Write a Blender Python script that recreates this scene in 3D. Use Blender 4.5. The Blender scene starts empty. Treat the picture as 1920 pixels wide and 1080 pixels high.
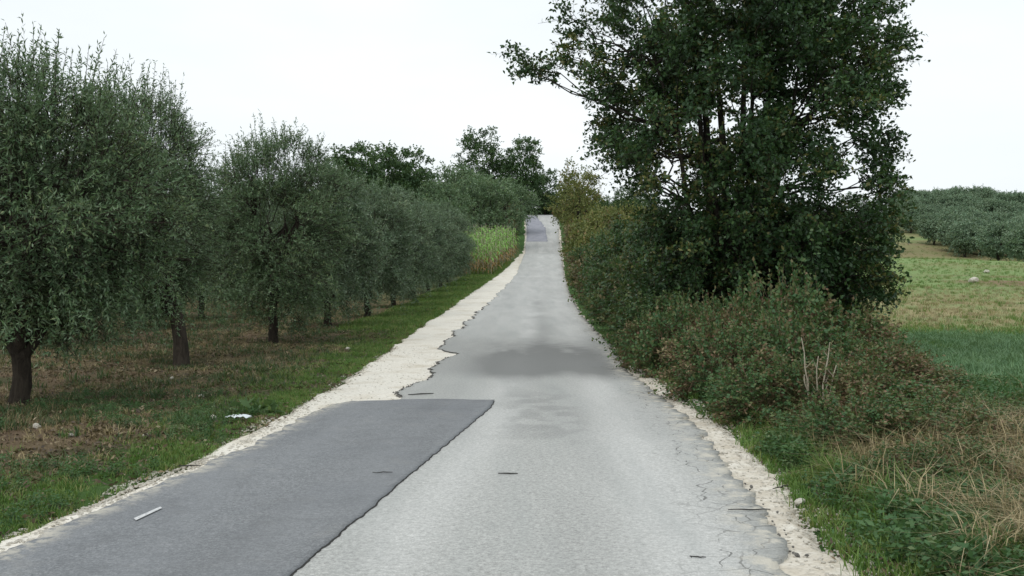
import bpy, math, random
import numpy as np
random.seed(7)
RNG = np.random.default_rng(11)
SC = bpy.context.scene
COL = SC.collection
CAM_H = 1.6; F = 1850.0; HY = 530.0

# ------------------------------------------------------------------ camera, sky, sun, exposure
cd = bpy.data.cameras.new('camera'); cam = bpy.data.objects.new('camera', cd); COL.objects.link(cam)
cam.location = (0, 0, CAM_H)
cam.rotation_euler = (math.radians(90) - math.atan(10 / F), 0, 0)
cd.sensor_width = 36; cd.lens = 36 * F / 1920; cd.clip_end = 6000; cd.clip_start = 0.05
SC.camera = cam
SUN_EL, SUN_AZ = math.radians(52), math.radians(215)
w = bpy.data.worlds.new('World'); SC.world = w; w.use_nodes = True
nt = w.node_tree; nt.nodes.clear()
sky = nt.nodes.new('ShaderNodeTexSky'); sky.sky_type = 'NISHITA'; sky.sun_disc = False
sky.sun_elevation = SUN_EL; sky.sun_rotation = SUN_AZ; sky.dust_density = 4
b1 = nt.nodes.new('ShaderNodeBackground'); b1.inputs[1].default_value = 0.1
nt.links.new(sky.outputs[0], b1.inputs[0])
tc = nt.nodes.new('ShaderNodeTexCoord'); mp = nt.nodes.new('ShaderNodeMapping'); mp.inputs['Scale'].default_value = (1, 1, 3)
nz = nt.nodes.new('ShaderNodeTexNoise'); nz.inputs['Scale'].default_value = 1.6; nz.inputs['Detail'].default_value = 5
rp = nt.nodes.new('ShaderNodeValToRGB')
rp.color_ramp.elements[0].position = .3; rp.color_ramp.elements[0].color = (.74, .81, .86, 1)
rp.color_ramp.elements[1].position = .7; rp.color_ramp.elements[1].color = (.92, .96, .975, 1)
nt.links.new(tc.outputs['Generated'], mp.inputs[0]); nt.links.new(mp.outputs[0], nz.inputs['Vector'])
nt.links.new(nz.outputs[0], rp.inputs[0])
b2 = nt.nodes.new('ShaderNodeBackground'); b2.inputs[1].default_value = 1.0      # the overcast deck
nt.links.new(rp.outputs[0], b2.inputs[0])
mx = nt.nodes.new('ShaderNodeMixShader'); mx.inputs[0].default_value = .93
out = nt.nodes.new('ShaderNodeOutputWorld')
nt.links.new(b1.outputs[0], mx.inputs[1]); nt.links.new(b2.outputs[0], mx.inputs[2]); nt.links.new(mx.outputs[0], out.inputs[0])
sl = bpy.data.lights.new('sun', 'SUN'); sl.energy = 1.1; sl.angle = math.radians(40); sl.color = (1, .97, .92)
so = bpy.data.objects.new('sun', sl); COL.objects.link(so)
so.rotation_euler = (math.radians(90) - SUN_EL, 0, math.pi - SUN_AZ)
SC.view_settings.view_transform = 'Standard'; SC.view_settings.look = 'None'
SC.view_settings.exposure = 0.2; SC.view_settings.gamma = 1; SC.view_settings.use_curve_mapping = False

# ------------------------------------------------------------------ helpers
def tag(o, label=None, cat=None, group=None, kind=None):
    if label: o['label'] = label
    if cat: o['category'] = cat
    if group: o['group'] = group
    if kind: o['kind'] = kind
    return o

def hash2(ix, iy, seed):
    n = (ix.astype(np.int64) * 374761393 + iy.astype(np.int64) * 668265263 + seed * 1442695041) & 0xffffffff
    n = ((n ^ (n >> 13)) * 1274126177) & 0xffffffff
    return ((n ^ (n >> 16)) & 0xffff) / 65535.0

def vnoise(x, y, seed=0):
    x = np.asarray(x, float); y = np.asarray(y, float)
    ix = np.floor(x); iy = np.floor(y); fx = x - ix; fy = y - iy
    fx = fx * fx * (3 - 2 * fx); fy = fy * fy * (3 - 2 * fy)
    a = hash2(ix, iy, seed); b = hash2(ix + 1, iy, seed); c = hash2(ix, iy + 1, seed); d = hash2(ix + 1, iy + 1, seed)
    return (a + (b - a) * fx) * (1 - fy) + (c + (d - c) * fx) * fy

def fbm(x, y, seed=0, oct=4):
    s = 0; a = .5; t = 0
    for i in range(oct):
        s = s + a * vnoise(np.asarray(x) * 2 ** i, np.asarray(y) * 2 ** i, seed + i * 17); t += a; a *= .5
    return s / t

def sm(x, a, b):
    t = np.clip((np.asarray(x, float) - a) / (b - a), 0, 1); return t * t * (3 - 2 * t)

def make_mesh(name, V, F_, mats=(), midx=None, smooth=False, fattr=None, vattr=None, vcol=None):
    V = np.asarray(V, np.float32); F_ = np.asarray(F_, np.int32)
    me = bpy.data.meshes.new(name); k = F_.shape[1]; n = len(F_)
    me.vertices.add(len(V)); me.vertices.foreach_set('co', V.ravel())
    me.loops.add(n * k); me.loops.foreach_set('vertex_index', F_.ravel())
    me.polygons.add(n); me.polygons.foreach_set('loop_start', np.arange(0, n * k, k, dtype=np.int32))
    for m in mats: me.materials.append(m)
    if midx is not None: me.polygons.foreach_set('material_index', np.asarray(midx, np.int32))
    if smooth: me.polygons.foreach_set('use_smooth', np.ones(n, bool))
    me.update(calc_edges=True)
    for nm, a in (fattr or {}).items():
        at = me.attributes.new(nm, 'FLOAT', 'FACE'); at.data.foreach_set('value', np.asarray(a, np.float32))
    for nm, a in (vattr or {}).items():
        at = me.attributes.new(nm, 'FLOAT', 'POINT'); at.data.foreach_set('value', np.asarray(a, np.float32))
    if vcol is not None:
        at = me.attributes.new('albedo', 'FLOAT_COLOR', 'POINT')
        at.data.foreach_set('color', np.concatenate([vcol, np.ones((len(vcol), 1))], 1).astype(np.float32).ravel())
    return me

def link(name, me, parent=None, loc=None):
    o = bpy.data.objects.new(name, me); COL.objects.link(o)
    if parent is not None: o.parent = parent
    if loc is not None: o.location = loc
    return o

def empty(name, loc, rz=0, sc=1):
    o = bpy.data.objects.new(name, None); COL.objects.link(o); o.empty_display_size = .2
    o.location = loc; o.rotation_euler = (0, 0, rz); o.scale = (sc, sc, sc) if np.isscalar(sc) else sc
    return o

# ------------------------------------------------------------------ materials
class N:
    def __init__(s, name):
        s.m = bpy.data.materials.new(name); s.m.use_nodes = True; s.t = s.m.node_tree; s.t.nodes.clear()
        s.out = s.n('OutputMaterial')
    def n(s, kind, **kw):
        nd = s.t.nodes.new('ShaderNode' + kind)
        for k, v in kw.items(): setattr(nd, k, v)
        return nd
    def l(s, a, b): s.t.links.new(a, b)
    def noise(s, scale, detail=4, rough=.6, vec=None, dist=0):
        nd = s.n('TexNoise'); nd.inputs['Scale'].default_value = scale; nd.inputs['Detail'].default_value = detail
        nd.inputs['Roughness'].default_value = rough; nd.inputs['Distortion'].default_value = dist
        if vec: s.l(vec, nd.inputs['Vector'])
        return nd.outputs[0]
    def pos(s):
        return s.n('NewGeometry').outputs['Position']
    def ramp(s, src, stops):
        nd = s.n('ValToRGB'); e = nd.color_ramp.elements
        while len(e) < len(stops): e.new(.5)
        for el, (p, c) in zip(e, stops):
            el.position = p; el.color = (c, c, c, 1) if np.isscalar(c) else (*c, 1)
        s.l(src, nd.inputs[0]); return nd.outputs[0]
    def mix(s, f, a, b, mode='MIX'):
        nd = s.n('Mix', data_type='RGBA', blend_type=mode)
        for i, v in ((0, f), (6, a), (7, b)):
            if hasattr(v, 'is_linked'): s.l(v, nd.inputs[i])
            elif i == 0: nd.inputs[0].default_value = v
            else: nd.inputs[i].default_value = (*v, 1)
        return nd.outputs[2]
    def math(s, op, a, b=0):
        nd = s.n('Math', operation=op)
        for i, v in ((0, a), (1, b)):
            if hasattr(v, 'is_linked'): s.l(v, nd.inputs[i])
            else: nd.inputs[i].default_value = v
        return nd.outputs[0]
    def attr(s, name, colour=False):
        nd = s.n('Attribute', attribute_name=name); return nd.outputs['Color' if colour else 'Fac']
    def principled(s, col, rough=.8, spec=.3, bump=None, bstr=.3, bdist=.02):
        p = s.n('BsdfPrincipled'); p.inputs['Roughness'].default_value = rough; p.inputs['Specular IOR Level'].default_value = spec
        if hasattr(col, 'is_linked'): s.l(col, p.inputs['Base Color'])
        else: p.inputs['Base Color'].default_value = (*col, 1)
        if bump is not None:
            b = s.n('Bump'); b.inputs['Strength'].default_value = bstr; b.inputs['Distance'].default_value = bdist
            s.l(bump, b.inputs['Height']); s.l(b.outputs[0], p.inputs['Normal'])
        return p
    def done(s, sh): s.l(sh.outputs[0], s.out.inputs[0]); return s.m

def leaf_mat(name, ramp, back=None, rough=.55, spec=.35, trans=.25, per='tint'):
    k = N(name)
    src = k.attr('tint') if per == 'tint' else k.n('ObjectInfo').outputs['Random']
    c = k.ramp(src, ramp)
    if back is not None:
        c = k.mix(k.n('NewGeometry').outputs['Backfacing'], c, back)
    p = k.principled(c, rough, spec)
    t = k.n('BsdfTranslucent'); k.l(k.mix(.5, c, (.14, .2, .03)), t.inputs[0])
    mxs = k.n('MixShader'); mxs.inputs[0].default_value = trans
    k.l(p.outputs[0], mxs.inputs[1]); k.l(t.outputs[0], mxs.inputs[2])
    return k.done(mxs)

def bark_mat(name, a, b, sc=14):
    k = N(name); v = k.n('TexCoord').outputs['Object']
    mpn = k.n('Mapping'); mpn.inputs['Scale'].default_value = (1, 1, .25); k.l(v, mpn.inputs[0])
    nf = k.noise(sc, 6, .7, mpn.outputs[0], 1.2)
    return k.done(k.principled(k.ramp(nf, [(.3, a), (.7, b)]), .9, .15, nf, .8, .03))

M = {}
M['olive_leaf'] = leaf_mat('olive_leaf', [(0, (0.055, 0.109, 0.052)), (.5, (0.094, 0.173, 0.078)), (.9, (0.144, 0.237, 0.095)), (1, (0.228, 0.282, 0.134))], back=(0.180, 0.256, 0.151), rough=.5, spec=.4)
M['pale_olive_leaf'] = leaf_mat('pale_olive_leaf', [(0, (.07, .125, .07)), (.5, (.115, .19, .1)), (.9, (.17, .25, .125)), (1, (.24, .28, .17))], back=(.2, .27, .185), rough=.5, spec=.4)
M['hazed_olive_leaf'] = leaf_mat('hazed_olive_leaf', [(0, (0.111, 0.193, 0.119)), (.6, (0.164, 0.262, 0.163)), (1, (0.236, 0.318, 0.200))], back=(0.224, 0.304, 0.206), rough=.55, spec=.35)  # olive leaf made paler: the distance haze is put into its colour
M['oak_leaf'] = leaf_mat('oak_leaf', [(0, (.026, .062, .025)), (.5, (.038, .084, .03)), (.85, (.06, .12, .036)), (1, (.13, .13, .04))], rough=.45, spec=.35, trans=.18)
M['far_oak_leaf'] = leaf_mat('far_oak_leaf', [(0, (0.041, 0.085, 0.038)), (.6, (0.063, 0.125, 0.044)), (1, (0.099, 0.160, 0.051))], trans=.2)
M['yellow_leaf'] = leaf_mat('yellow_leaf', [(0, (.1, .13, .04)), (.5, (.16, .18, .055)), (.8, (.23, .23, .07)), (1, (.25, .17, .08))], trans=.3)
M['hedge_leaf'] = leaf_mat('hedge_leaf', [(0, (.038, .08, .034)), (.5, (.07, .13, .045)), (.8, (.13, .17, .06)), (1, (.2, .16, .09))])
M['bramble_leaf'] = leaf_mat('bramble_leaf', [(0, (0.043, 0.105, 0.040)), (.35, (0.081, 0.158, 0.055)), (.58, (0.130, 0.158, 0.060)), (.78, (0.162, 0.126, 0.065)), (.93, (0.151, 0.074, 0.050)), (1, (0.270, 0.210, 0.120))])
M['brown_leaf'] = leaf_mat('brown_leaf', [(0, (.09, .09, .045)), (.5, (.17, .14, .075)), (1, (.26, .19, .11))])
M['corn_leaf'] = leaf_mat('corn_leaf', [(0, (0.300, 0.179, 0.070)), (.18, (0.340, 0.210, 0.080)), (.3, (0.240, 0.378, 0.090)), (1, (0.220, 0.483, 0.100))], trans=.35)
M['olive_bark'] = bark_mat('olive_bark', (.02, .016, .013), (.07, .058, .045))
M['oak_bark'] = bark_mat('oak_bark', (.018, .016, .013), (.06, .052, .042), 9)
M['dry_stem'] = bark_mat('dry_stem', (.3, .26, .19), (.5, .45, .36))
M['cane'] = bark_mat('cane', (.1, .055, .04), (.2, .15, .09))
M['grass_green'] = leaf_mat('grass_green', [(0, (0.075, 0.161, 0.035)), (.5, (0.118, 0.230, 0.045)), (.85, (0.186, 0.265, 0.070)), (1, (0.310, 0.276, 0.120))], per='r', trans=.35)
M['grass_dark'] = leaf_mat('grass_dark', [(0, (.035, .075, .03)), (.6, (.06, .11, .04)), (1, (.12, .12, .06))], per='r', trans=.3)
M['grass_dry'] = leaf_mat('grass_dry', [(0, (0.188, 0.146, 0.081)), (.6, (0.338, 0.268, 0.138)), (1, (0.500, 0.415, 0.241))], per='r', trans=.25)
M['grass_teal'] = leaf_mat('grass_teal', [(0, (0.096, 0.201, 0.096)), (1, (0.174, 0.294, 0.138))], per='r', trans=.3)
M['weed_leaf'] = leaf_mat('weed_leaf', [(0, (.045, .11, .04)), (.7, (.075, .165, .058)), (1, (.15, .2, .09))], per='r', trans=.3)

def ground_mat():
    k = N('ground'); p = k.pos()
    base = k.attr('albedo', True)
    n1 = k.noise(9, 6, .75, p); n2 = k.noise(60, 3, .7, p)
    f = k.math('ADD', k.math('MULTIPLY', n1, 1.1), k.math('MULTIPLY', n2, .9))
    f = k.math('MULTIPLY', f, 1.0)
    c = k.mix(1.0, base, k.ramp(k.math('MULTIPLY', f, .5), [(.25, .45), (.5, 1.0), (.75, 1.5)]), 'MULTIPLY')
    return k.done(k.principled(c, .95, .1, f, .7, .05))
M['ground'] = ground_mat()

def gravel_mat():   # dirt mixes in where the shoulder is thin
    k = N('gravel'); p = k.pos()
    v = k.n('TexVoronoi'); v.inputs['Scale'].default_value = 38; k.l(p, v.inputs['Vector'])
    n1 = k.noise(1.3, 5, .6, p); n2 = k.noise(25, 4, .7, p)
    c = k.ramp(n2, [(.25, (.56, .525, .45)), (.5, (.74, .705, .625)), (.75, (.83, .8, .73))])
    c = k.mix(k.ramp(n1, [(.5, 0), (.72, .55)]), c, (.48, .41, .3))
    c = k.mix(k.math('MULTIPLY', k.attr('soil'), k.ramp(k.noise(4, 5, .7, p), [(.35, .1), (.6, 1.0)])), c, (.43, .37, .28))
    c = k.mix(1.0, c, k.ramp(v.outputs['Distance'], [(0, 1.0), (.5, .98), (.85, .8)]), 'MULTIPLY')
    return k.done(k.principled(c, .95, .1, v.outputs['Distance'], -.4, .01))
M['gravel'] = gravel_mat()

def asphalt_mat(name, dark):
    k = N(name); p = k.pos()
    v = k.n('TexVoronoi'); v.inputs['Scale'].default_value = 75; k.l(p, v.inputs['Vector'])
    n0 = k.noise(.55, 5, .6, p); n1 = k.noise(5, 5, .65, p); n2 = k.noise(90, 3, .8, p)
    mpn = k.n('Mapping'); mpn.inputs['Scale'].default_value = (2.2, .22, 1); k.l(p, mpn.inputs[0])
    ns = k.noise(1.0, 4, .6, mpn.outputs[0])
    if dark:
        c = k.ramp(k.math('ADD', k.math('MULTIPLY', n2, .6), k.math('MULTIPLY', k.noise(33, 4, .8, p), .4)), [(.36, (.095, .1, .103)), (.5, (.19, .2, .208)), (.64, (.36, .367, .37))])
        c = k.mix(k.ramp(ns, [(.35, 0), (.7, .55)]), c, (.235, .245, .255))
        c = k.mix(k.ramp(n0, [(.45, 0), (.7, .4)]), c, (.14, .15, .165))
        c = k.mix(k.ramp(k.noise(3.5, 5, .7, p), [(.5, 0), (.75, .45)]), c, (.12, .125, .13))
        c = k.mix(k.ramp(k.noise(1.6, 6, .8, p, ), [(.55, 0), (.8, .35)]), c, (.34, .33, .3))
        c = k.mix(k.attr('stain'), c, (.1, .102, .104))
        c = k.mix(k.math('MULTIPLY', k.attr('dust'), k.ramp(k.noise(9, 5, .75, p), [(.42, 0), (.56, .9)])), c, (.5, .47, .4))
    else:
        n3 = k.noise(28, 4, .8, p); nm = k.math('ADD', k.math('MULTIPLY', n2, .5), k.math('MULTIPLY', n3, .5))
        c = k.ramp(nm, [(.34, (.19, .19, .178)), (.5, (.375, .378, .36)), (.66, (.6, .6, .57))])
        c = k.mix(k.math('MULTIPLY', k.attr('pale'), k.ramp(n1, [(.2, .5), (.7, 1.0)])), c, k.ramp(nm, [(.35, (.33, .33, .315)), (.49, (.5, .5, .482)), (.65, (.69, .69, .665))]))
        c = k.mix(k.ramp(ns, [(.45, 0), (.75, .5)]), c, (.33, .345, .335))
        c = k.mix(k.ramp(n1, [(.55, 0), (.8, .3)]), c, (.3, .31, .3))
        c = k.mix(k.attr('stain'), c, (.16, .163, .158))
        # long cracks near the broken right margin
        e = k.attr('edge'); wob = k.math('MULTIPLY', k.math('SUBTRACT', k.noise(1.1, 4, .6, p), .5), .55)
        for off, wd in ((.3, .0065), (.13, .005)):
            dd = k.math('ABSOLUTE', k.math('SUBTRACT', k.math('ADD', e, wob), off))
            line = k.math('MULTIPLY', k.math('LESS_THAN', dd, wd), k.ramp(k.noise(3.1, 2, .5, p), [(.47, 0), (.56, .7)]))
            c = k.mix(line, c, (.07, .07, .065))
        c = k.mix(k.ramp(e, [(0, .55), (.25, 0)]), c, (.27, .27, .25))
        wv = k.n('Mix', data_type='VECTOR'); wv.inputs[0].default_value = .12; k.l(p, wv.inputs[4]); k.l(k.n('TexNoise').outputs['Color'], wv.inputs[5])
        nn = k.n('TexNoise'); nn.inputs['Scale'].default_value = 4; k.l(p, nn.inputs['Vector']); k.l(nn.outputs['Color'], wv.inputs[5])
        vc = k.n('TexVoronoi', feature='DISTANCE_TO_EDGE'); vc.inputs['Scale'].default_value = 4.2; k.l(wv.outputs[1], vc.inputs['Vector'])
        net = k.math('MULTIPLY', k.math('LESS_THAN', vc.outputs[0], .018), k.math('MULTIPLY', k.ramp(e, [(0, .8), (.75, 0)]), k.ramp(k.noise(.8, 3, .6, p), [(.44, 0), (.52, 1)])))
        c = k.mix(net, c, (.1, .1, .09))
        dust = k.math('MULTIPLY', k.ramp(e, [(0, 1.0), (.35, 0)]), k.ramp(k.noise(6, 5, .7, p), [(.48, 0), (.6, .9)]))
        c = k.mix(dust, c, (.6, .56, .47))
    h = k.math('ADD', k.math('MULTIPLY', v.outputs['Distance'], -.6), n2)
    return k.done(k.principled(c, .8, .3, h, .5, .006))
M['old_asphalt'] = asphalt_mat('old_asphalt', False)
M['new_asphalt'] = asphalt_mat('new_asphalt', True)
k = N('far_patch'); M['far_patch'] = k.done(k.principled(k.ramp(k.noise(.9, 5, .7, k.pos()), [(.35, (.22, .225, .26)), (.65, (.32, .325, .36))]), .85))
k = N('paint'); c = k.ramp(k.noise(60, 4, .8, k.pos()), [(.35, (.3, .31, .32)), (.6, (.72, .73, .72))]); M['paint'] = k.done(k.principled(c, .7))
k = N('limestone'); c = k.ramp(k.noise(9, 5, .6, k.n('TexCoord').outputs['Object']), [(.3, (.38, .35, .29)), (.65, (.66, .63, .56))]); M['limestone'] = k.done(k.principled(c, .9, .2, k.noise(20, 5), .5))
k = N('tar'); M['tar'] = k.done(k.principled(k.ramp(k.noise(30, 4), [(.3, (.025, .025, .025)), (.7, (.09, .088, .08))]), .9, .2, k.noise(40, 4), .6))
k = N('crumb'); M['crumb'] = k.done(k.principled((.13, .125, .115), .9))
k = N('litter'); M['litter'] = k.done(k.principled((.68, .74, .76), .45, .5))

# ------------------------------------------------------------------ lie of the land
PD = np.array([-400, 0, 14, 18, 27, 37, 47, 58, 80, 106, 116, 125, 145, 165, 175, 185, 220, 400, 900, 3000.])
PZ = np.array([0, 0, 0, -.02, .05, .2, .52, .97, 2.25, 4.75, 4.85, 6.1, 9.1, 12.2, 13.7, 14.0, 13.6, 8, 4, 4.])
_t = np.arange(-400, 3000, 1.0); _z = np.interp(_t, PD, PZ)
_k = np.exp(-.5 * (np.arange(-9, 10) / 3.0) ** 2); _k /= _k.sum()
_z = np.convolve(np.pad(_z, 9, mode='edge'), _k, mode='valid')
def zr(d): return np.interp(d, _t, _z)
AL = np.array([[-6, -3.6], [3, -3.2], [5.69, -2.95], [7.2, -2.77], [9.55, -2.48], [12.4, -2.35], [13.1, -2.0], [13.45, -1.6]])      # outer side of the new patch
def curve(pts):
    pts = np.array(pts, float); return lambda d: np.interp(d, pts[:, 0], pts[:, 1])
ROAD_L = curve([(-6, -2.6), (12.5, -1.5), (13.5, -1.5), (14.4, -1.56), (15.4, -1.42), (18, -1.36), (19.5, -1.3), (20.8, -1.33), (21.6, -1.2), (22.6, -1.62), (24, -1.72), (28, -1.6), (32, -1.66), (37, -1.5), (45, -1.25), (58, -.75), (70, -.1), (80, .35), (108, 1.45), (125, 1.7), (145, 2.1), (175, 2.3), (185, 2.0), (230, -2)])
ROAD_R = curve([(-6, .9), (3, 1.25), (5.47, 1.54), (6.1, 1.63), (6.93, 1.71), (8, 1.8), (9.25, 1.92), (11.75, 2.02), (14, 2.0), (18.5, 2.08), (24, 2.4), (37, 2.7), (58, 3.35), (80, 4.2), (108, 5.4), (125, 6.1), (145, 6.9), (160, 7.7), (170, 7.6), (178, 7.0), (185, 5.6), (230, 2)])
GRAV_L = curve([(-6, -4.1), (3, -3.45), (6.1, -3.17), (7.9, -3.0), (9.7, -2.8), (12.3, -2.8), (16, -2.8), (24.7, -2.95), (36, -3.1), (50, -2.7), (58, -2.45), (80, -1.1), (100, .55), (118, 1.3), (125, 1.5), (145, 1.9), (175, 2.1), (185, 1.8), (230, -2.2)])
GRAV_R = curve([(-6, 1.3), (3, 1.7), (5.47, 1.93), (6.14, 1.98), (7.63, 2.16), (9.77, 2.32), (11.9, 2.38), (13.4, 2.4), (17.4, 2.6), (18.6, 2.35), (20, 2.35), (24, 2.5), (37, 2.8), (58, 3.45), (80, 4.3), (108, 5.6), (125, 6.35), (145, 7.2), (160, 7.6), (175, 7.5), (185, 6.8), (230, 2.2)])
def rough(x, y): return (fbm(x * .35, y * .35, 3, 3) - .5) * .22 + (fbm(x * 2.2, y * 2.2, 5, 3) - .5) * .07
def hz(x, y):
    """smooth base height, also under the road"""
    x = np.asarray(x, float); y = np.asarray(y, float)
    c = .02 * y
    side = sm(x - c, 5, 14); left = sm(-x + c, 5, 20)
    dist = sm(y, 60, 200)
    z = zr(y)
    z = z - side * .35 * (1 - sm(y, 20, 70)) - side * sm(x, 20, 90) * sm(y, 45, 128) * (1 - sm(y, 128, 195)) * 2.2
    z = z + (fbm(x * .02 + 9, y * .02, 21, 3) - .5) * 3.5 * sm(np.abs(x - c), 12, 60) * dist
    return z
def ground_z(x, y):
    inroad = sm(x, GRAV_L(y) - .02, GRAV_L(y) + .22) * (1 - sm(x, GRAV_R(y) - .22, GRAV_R(y) + .02))
    return hz(x, y) + rough(x, y) * (1 - inroad) - .11 * inroad * np.where(np.asarray(y) > 60, 1.5, 1)

def stations(segs):
    out = []
    for a, b, s in segs: out += list(np.arange(a, b, s))
    return np.array(out + [segs[-1][1]])

# terrain sheet
xs_r = stations([(0, 12, .16), (12, 30, .7), (30, 100, 3), (100, 500, 25), (500, 2000, 150)])
xs = np.concatenate([-xs_r[:0:-1], xs_r])
ys = stations([(-60, 2, 3), (2, 26, .16), (26, 60, .5), (60, 200, 1.4), (200, 500, 15), (500, 3000, 125)])
X, Y = np.meshgrid(xs, ys); Z = ground_z(X, Y)
def ground_colour(X, Y):
    n1 = fbm(X * .5, Y * .5, 31, 4)[..., None]; n2 = fbm(X * 1.7, Y * 1.7, 41, 4)[..., None]; n3 = fbm(X * .12, Y * .3, 51, 4)[..., None]
    C = lambda *c: np.array(c)
    soil = C(.155, .108, .072) * (1 - n2 * .5) + C(.11, .088, .054) * n2 * .5
    dryg = C(.17, .145, .075); grn = C(.065, .12, .035); dark = C(.045, .075, .03)
    out = soil + (dryg - soil) * sm(n1, .42, .62) * .6
    out = out + (dark - out) * sm(n2, .5, .68) * .55
    gl = GRAV_L(Y)[..., None]; x = X[..., None]; y = Y[..., None]
    verge = sm(x, gl - 1.3, gl - .4) * (1 - sm(x, gl, gl + .3))
    out = out + (grn - out) * np.clip(verge * (.3 + n1), 0, 1)
    out = out + (C(.1, .135, .05) - out) * sm(y, 38, 65) * .7
    # right hand field
    jy = y + (n3 - .5) * 10 + (n1 - .5) * np.clip(y * .22, 2, 14) + .16 * (x - 9)
    fld = C(.23, .31, .14) + 0 * n1
    fld = fld + (C(.12, .22, .12) - fld) * sm(jy, 14, 21) * (1 - sm(jy, 26, 34)) * .85
    fld = fld + (C(.2, .28, .11) - fld) * sm(jy, 30, 33)
    tan = C(.32, .28, .15)
    fld = fld + (tan - fld) * sm(jy, 33, 44) * (1 - sm(jy, 54, 70)) * (.3 + .6 * sm(n1, .3, .6))
    fld = fld + (C(.22, .13, .09) - fld) * sm(jy, 64, 69) * (1 - sm(jy, 78, 82)) * sm(x, 30, 34) * .8
    band = np.sin((y * .55 + x * -.35) * .35 + n3 * 5)
    fld = fld + (C(.24, .22, .11) - fld) * sm(y, 84, 100) * sm(band, -.2, .6) * .85
    fld = fld + (C(.26, .2, .12) - fld) * sm(y, 112, 125) * sm(n1, .35, .6) * .6
    rt = sm(x - .02 * y, 4.5, 5.7)
    under = C(.07, .075, .035) + (C(.1, .075, .045) - C(.07, .075, .035)) * sm(n2, .4, .6)
    vr = GRAV_R(Y)[..., None]
    under = under + (C(.06, .12, .035) - under) * (1 - sm(x, vr + .3, vr + 1.0))
    rightc = under + (fld - under) * rt
    return out + (rightc - out) * sm(x, .5, 1.2)
VC = ground_colour(X, Y).reshape(-1, 3)
ny, nx = X.shape; idx = np.arange(ny * nx).reshape(ny, nx)
FG = np.stack([idx[:-1, :-1], idx[:-1, 1:], idx[1:, 1:], idx[1:, :-1]], -1).reshape(-1, 4)
link('ground', make_mesh('ground', np.stack([X, Y, Z], -1).reshape(-1, 3), FG, [M['ground']], smooth=True, vcol=VC))['kind'] = 'structure'

# gravel shoulders, asphalt: strips whose edges are ragged
def strip(name, Lf, Rf, y0y1, nxs, zoff, mat, skirt, rag, vat=None, dome=False, segs=None):
    yy = segs; L = Lf(yy); R = Rf(yy)
    L = L + rag[0](yy); R = R + rag[1](yy)
    t = np.linspace(0, 1, nxs)
    XX = L[:, None] + (R - L)[:, None] * t[None, :]; YY = np.repeat(yy[:, None], nxs, 1)
    ZZ = hz(XX, YY) + zoff
    dl = XX - L[:, None]; dr = R[:, None] - XX
    if dome:
        ZZ = ZZ + (fbm(XX * 3, YY * 3, 71, 3) - .5) * .05 - .1 * (1 - sm(np.minimum(dl, dr), 0, .22))
    V = np.stack([XX, YY, ZZ], -1)
    if skirt:
        a = V[:, :1].copy(); a[..., 2] -= skirt; b = V[:, -1:].copy(); b[..., 2] -= skirt
        V = np.concatenate([a, V, b], 1)
        dl = np.concatenate([dl[:, :1], dl, dl[:, -1:]], 1); dr = np.concatenate([dr[:, :1], dr, dr[:, -1:]], 1)
    ny, nx = V.shape[:2]; idx = np.arange(ny * nx).reshape(ny, nx)
    FF = np.stack([idx[:-1, :-1], idx[:-1, 1:], idx[1:, 1:], idx[1:, :-1]], -1).reshape(-1, 4)
    va = {}
    if vat: va = {kk: v(V[..., 0], V[..., 1], dl, dr).ravel() for kk, v in vat.items()}
    if skirt:                                                   # close the far and near ends
        ends = []
        for r in (0, ny - 1):
            pass
    o = link(name, make_mesh(name, V.reshape(-1, 3), FF, [mat], smooth=not skirt, vattr=va)); o['kind'] = 'structure'
    return o
ZERO = lambda y: 0 * y
def ragf(amp, fr, seed): return lambda y: (fbm(y * fr, y * 0 + seed, seed, 4) - .5) * 2 * amp * np.clip(1 + y * .01, 1, 3)
segG = stations([(-6, 30, .12), (30, 70, .35), (70, 230, 1)])
strip('gravel_shoulder', lambda y: GRAV_L(y) - .1, lambda y: GRAV_R(y) + .1, None, 46, .012, M['gravel'], 0, (ragf(.16, 1.3, 3), ragf(.14, 1.3, 8)), dome=True, segs=segG,
      vat={'soil': lambda x, y, dl, dr: np.clip(.6 * sm(x, .2, .8) + .8 * (1 - sm(dl, .05, .3)) * sm(fbm(x * 4, y * 4, 72), .4, .6), 0, 1)})
def stain_old(x, y, dl, dr):
    n = fbm(x * 1.6 + 3, y * .4, 61, 4); n2 = fbm(x * 5, y * 3, 65, 3)
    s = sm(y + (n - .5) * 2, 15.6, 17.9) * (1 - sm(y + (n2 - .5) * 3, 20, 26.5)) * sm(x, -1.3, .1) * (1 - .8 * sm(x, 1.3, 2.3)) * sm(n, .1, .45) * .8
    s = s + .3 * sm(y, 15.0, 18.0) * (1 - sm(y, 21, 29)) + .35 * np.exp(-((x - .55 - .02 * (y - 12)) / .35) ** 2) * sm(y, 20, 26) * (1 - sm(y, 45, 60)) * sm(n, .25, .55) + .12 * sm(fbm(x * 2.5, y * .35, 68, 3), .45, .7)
    s = s + .1 * sm(y, 26, 60) * sm(np.abs(vnoise(x * .6, y * .15, 66) - .5), .1, .3)
    s = s + .5 * (1 - sm(np.abs(y - 107.5), .8, 1.8))
    s = s + .35 * sm(y, 8.5, 11) * (1 - sm(y, 12, 16)) * (1 - sm(np.abs(x - .35), .2, .7)) * sm(n2, .35, .6)
    return np.clip(s, 0, .85)
def pale_old(x, y, dl, dr):
    c = .035 * (y - 12)
    t = np.exp(-((x - c - 1.25) / .42) ** 2) + .8 * np.exp(-((x - c + .15 + .4 * (1 - sm(y, 4, 12))) / .3) ** 2) * sm(fbm(x, y * .4, 67), .3, .5)
    far = sm(y, 22, 40) * .6
    return np.clip(t + far, 0, 1) * (1 - .6 * sm(dr, .35, 0))
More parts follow.
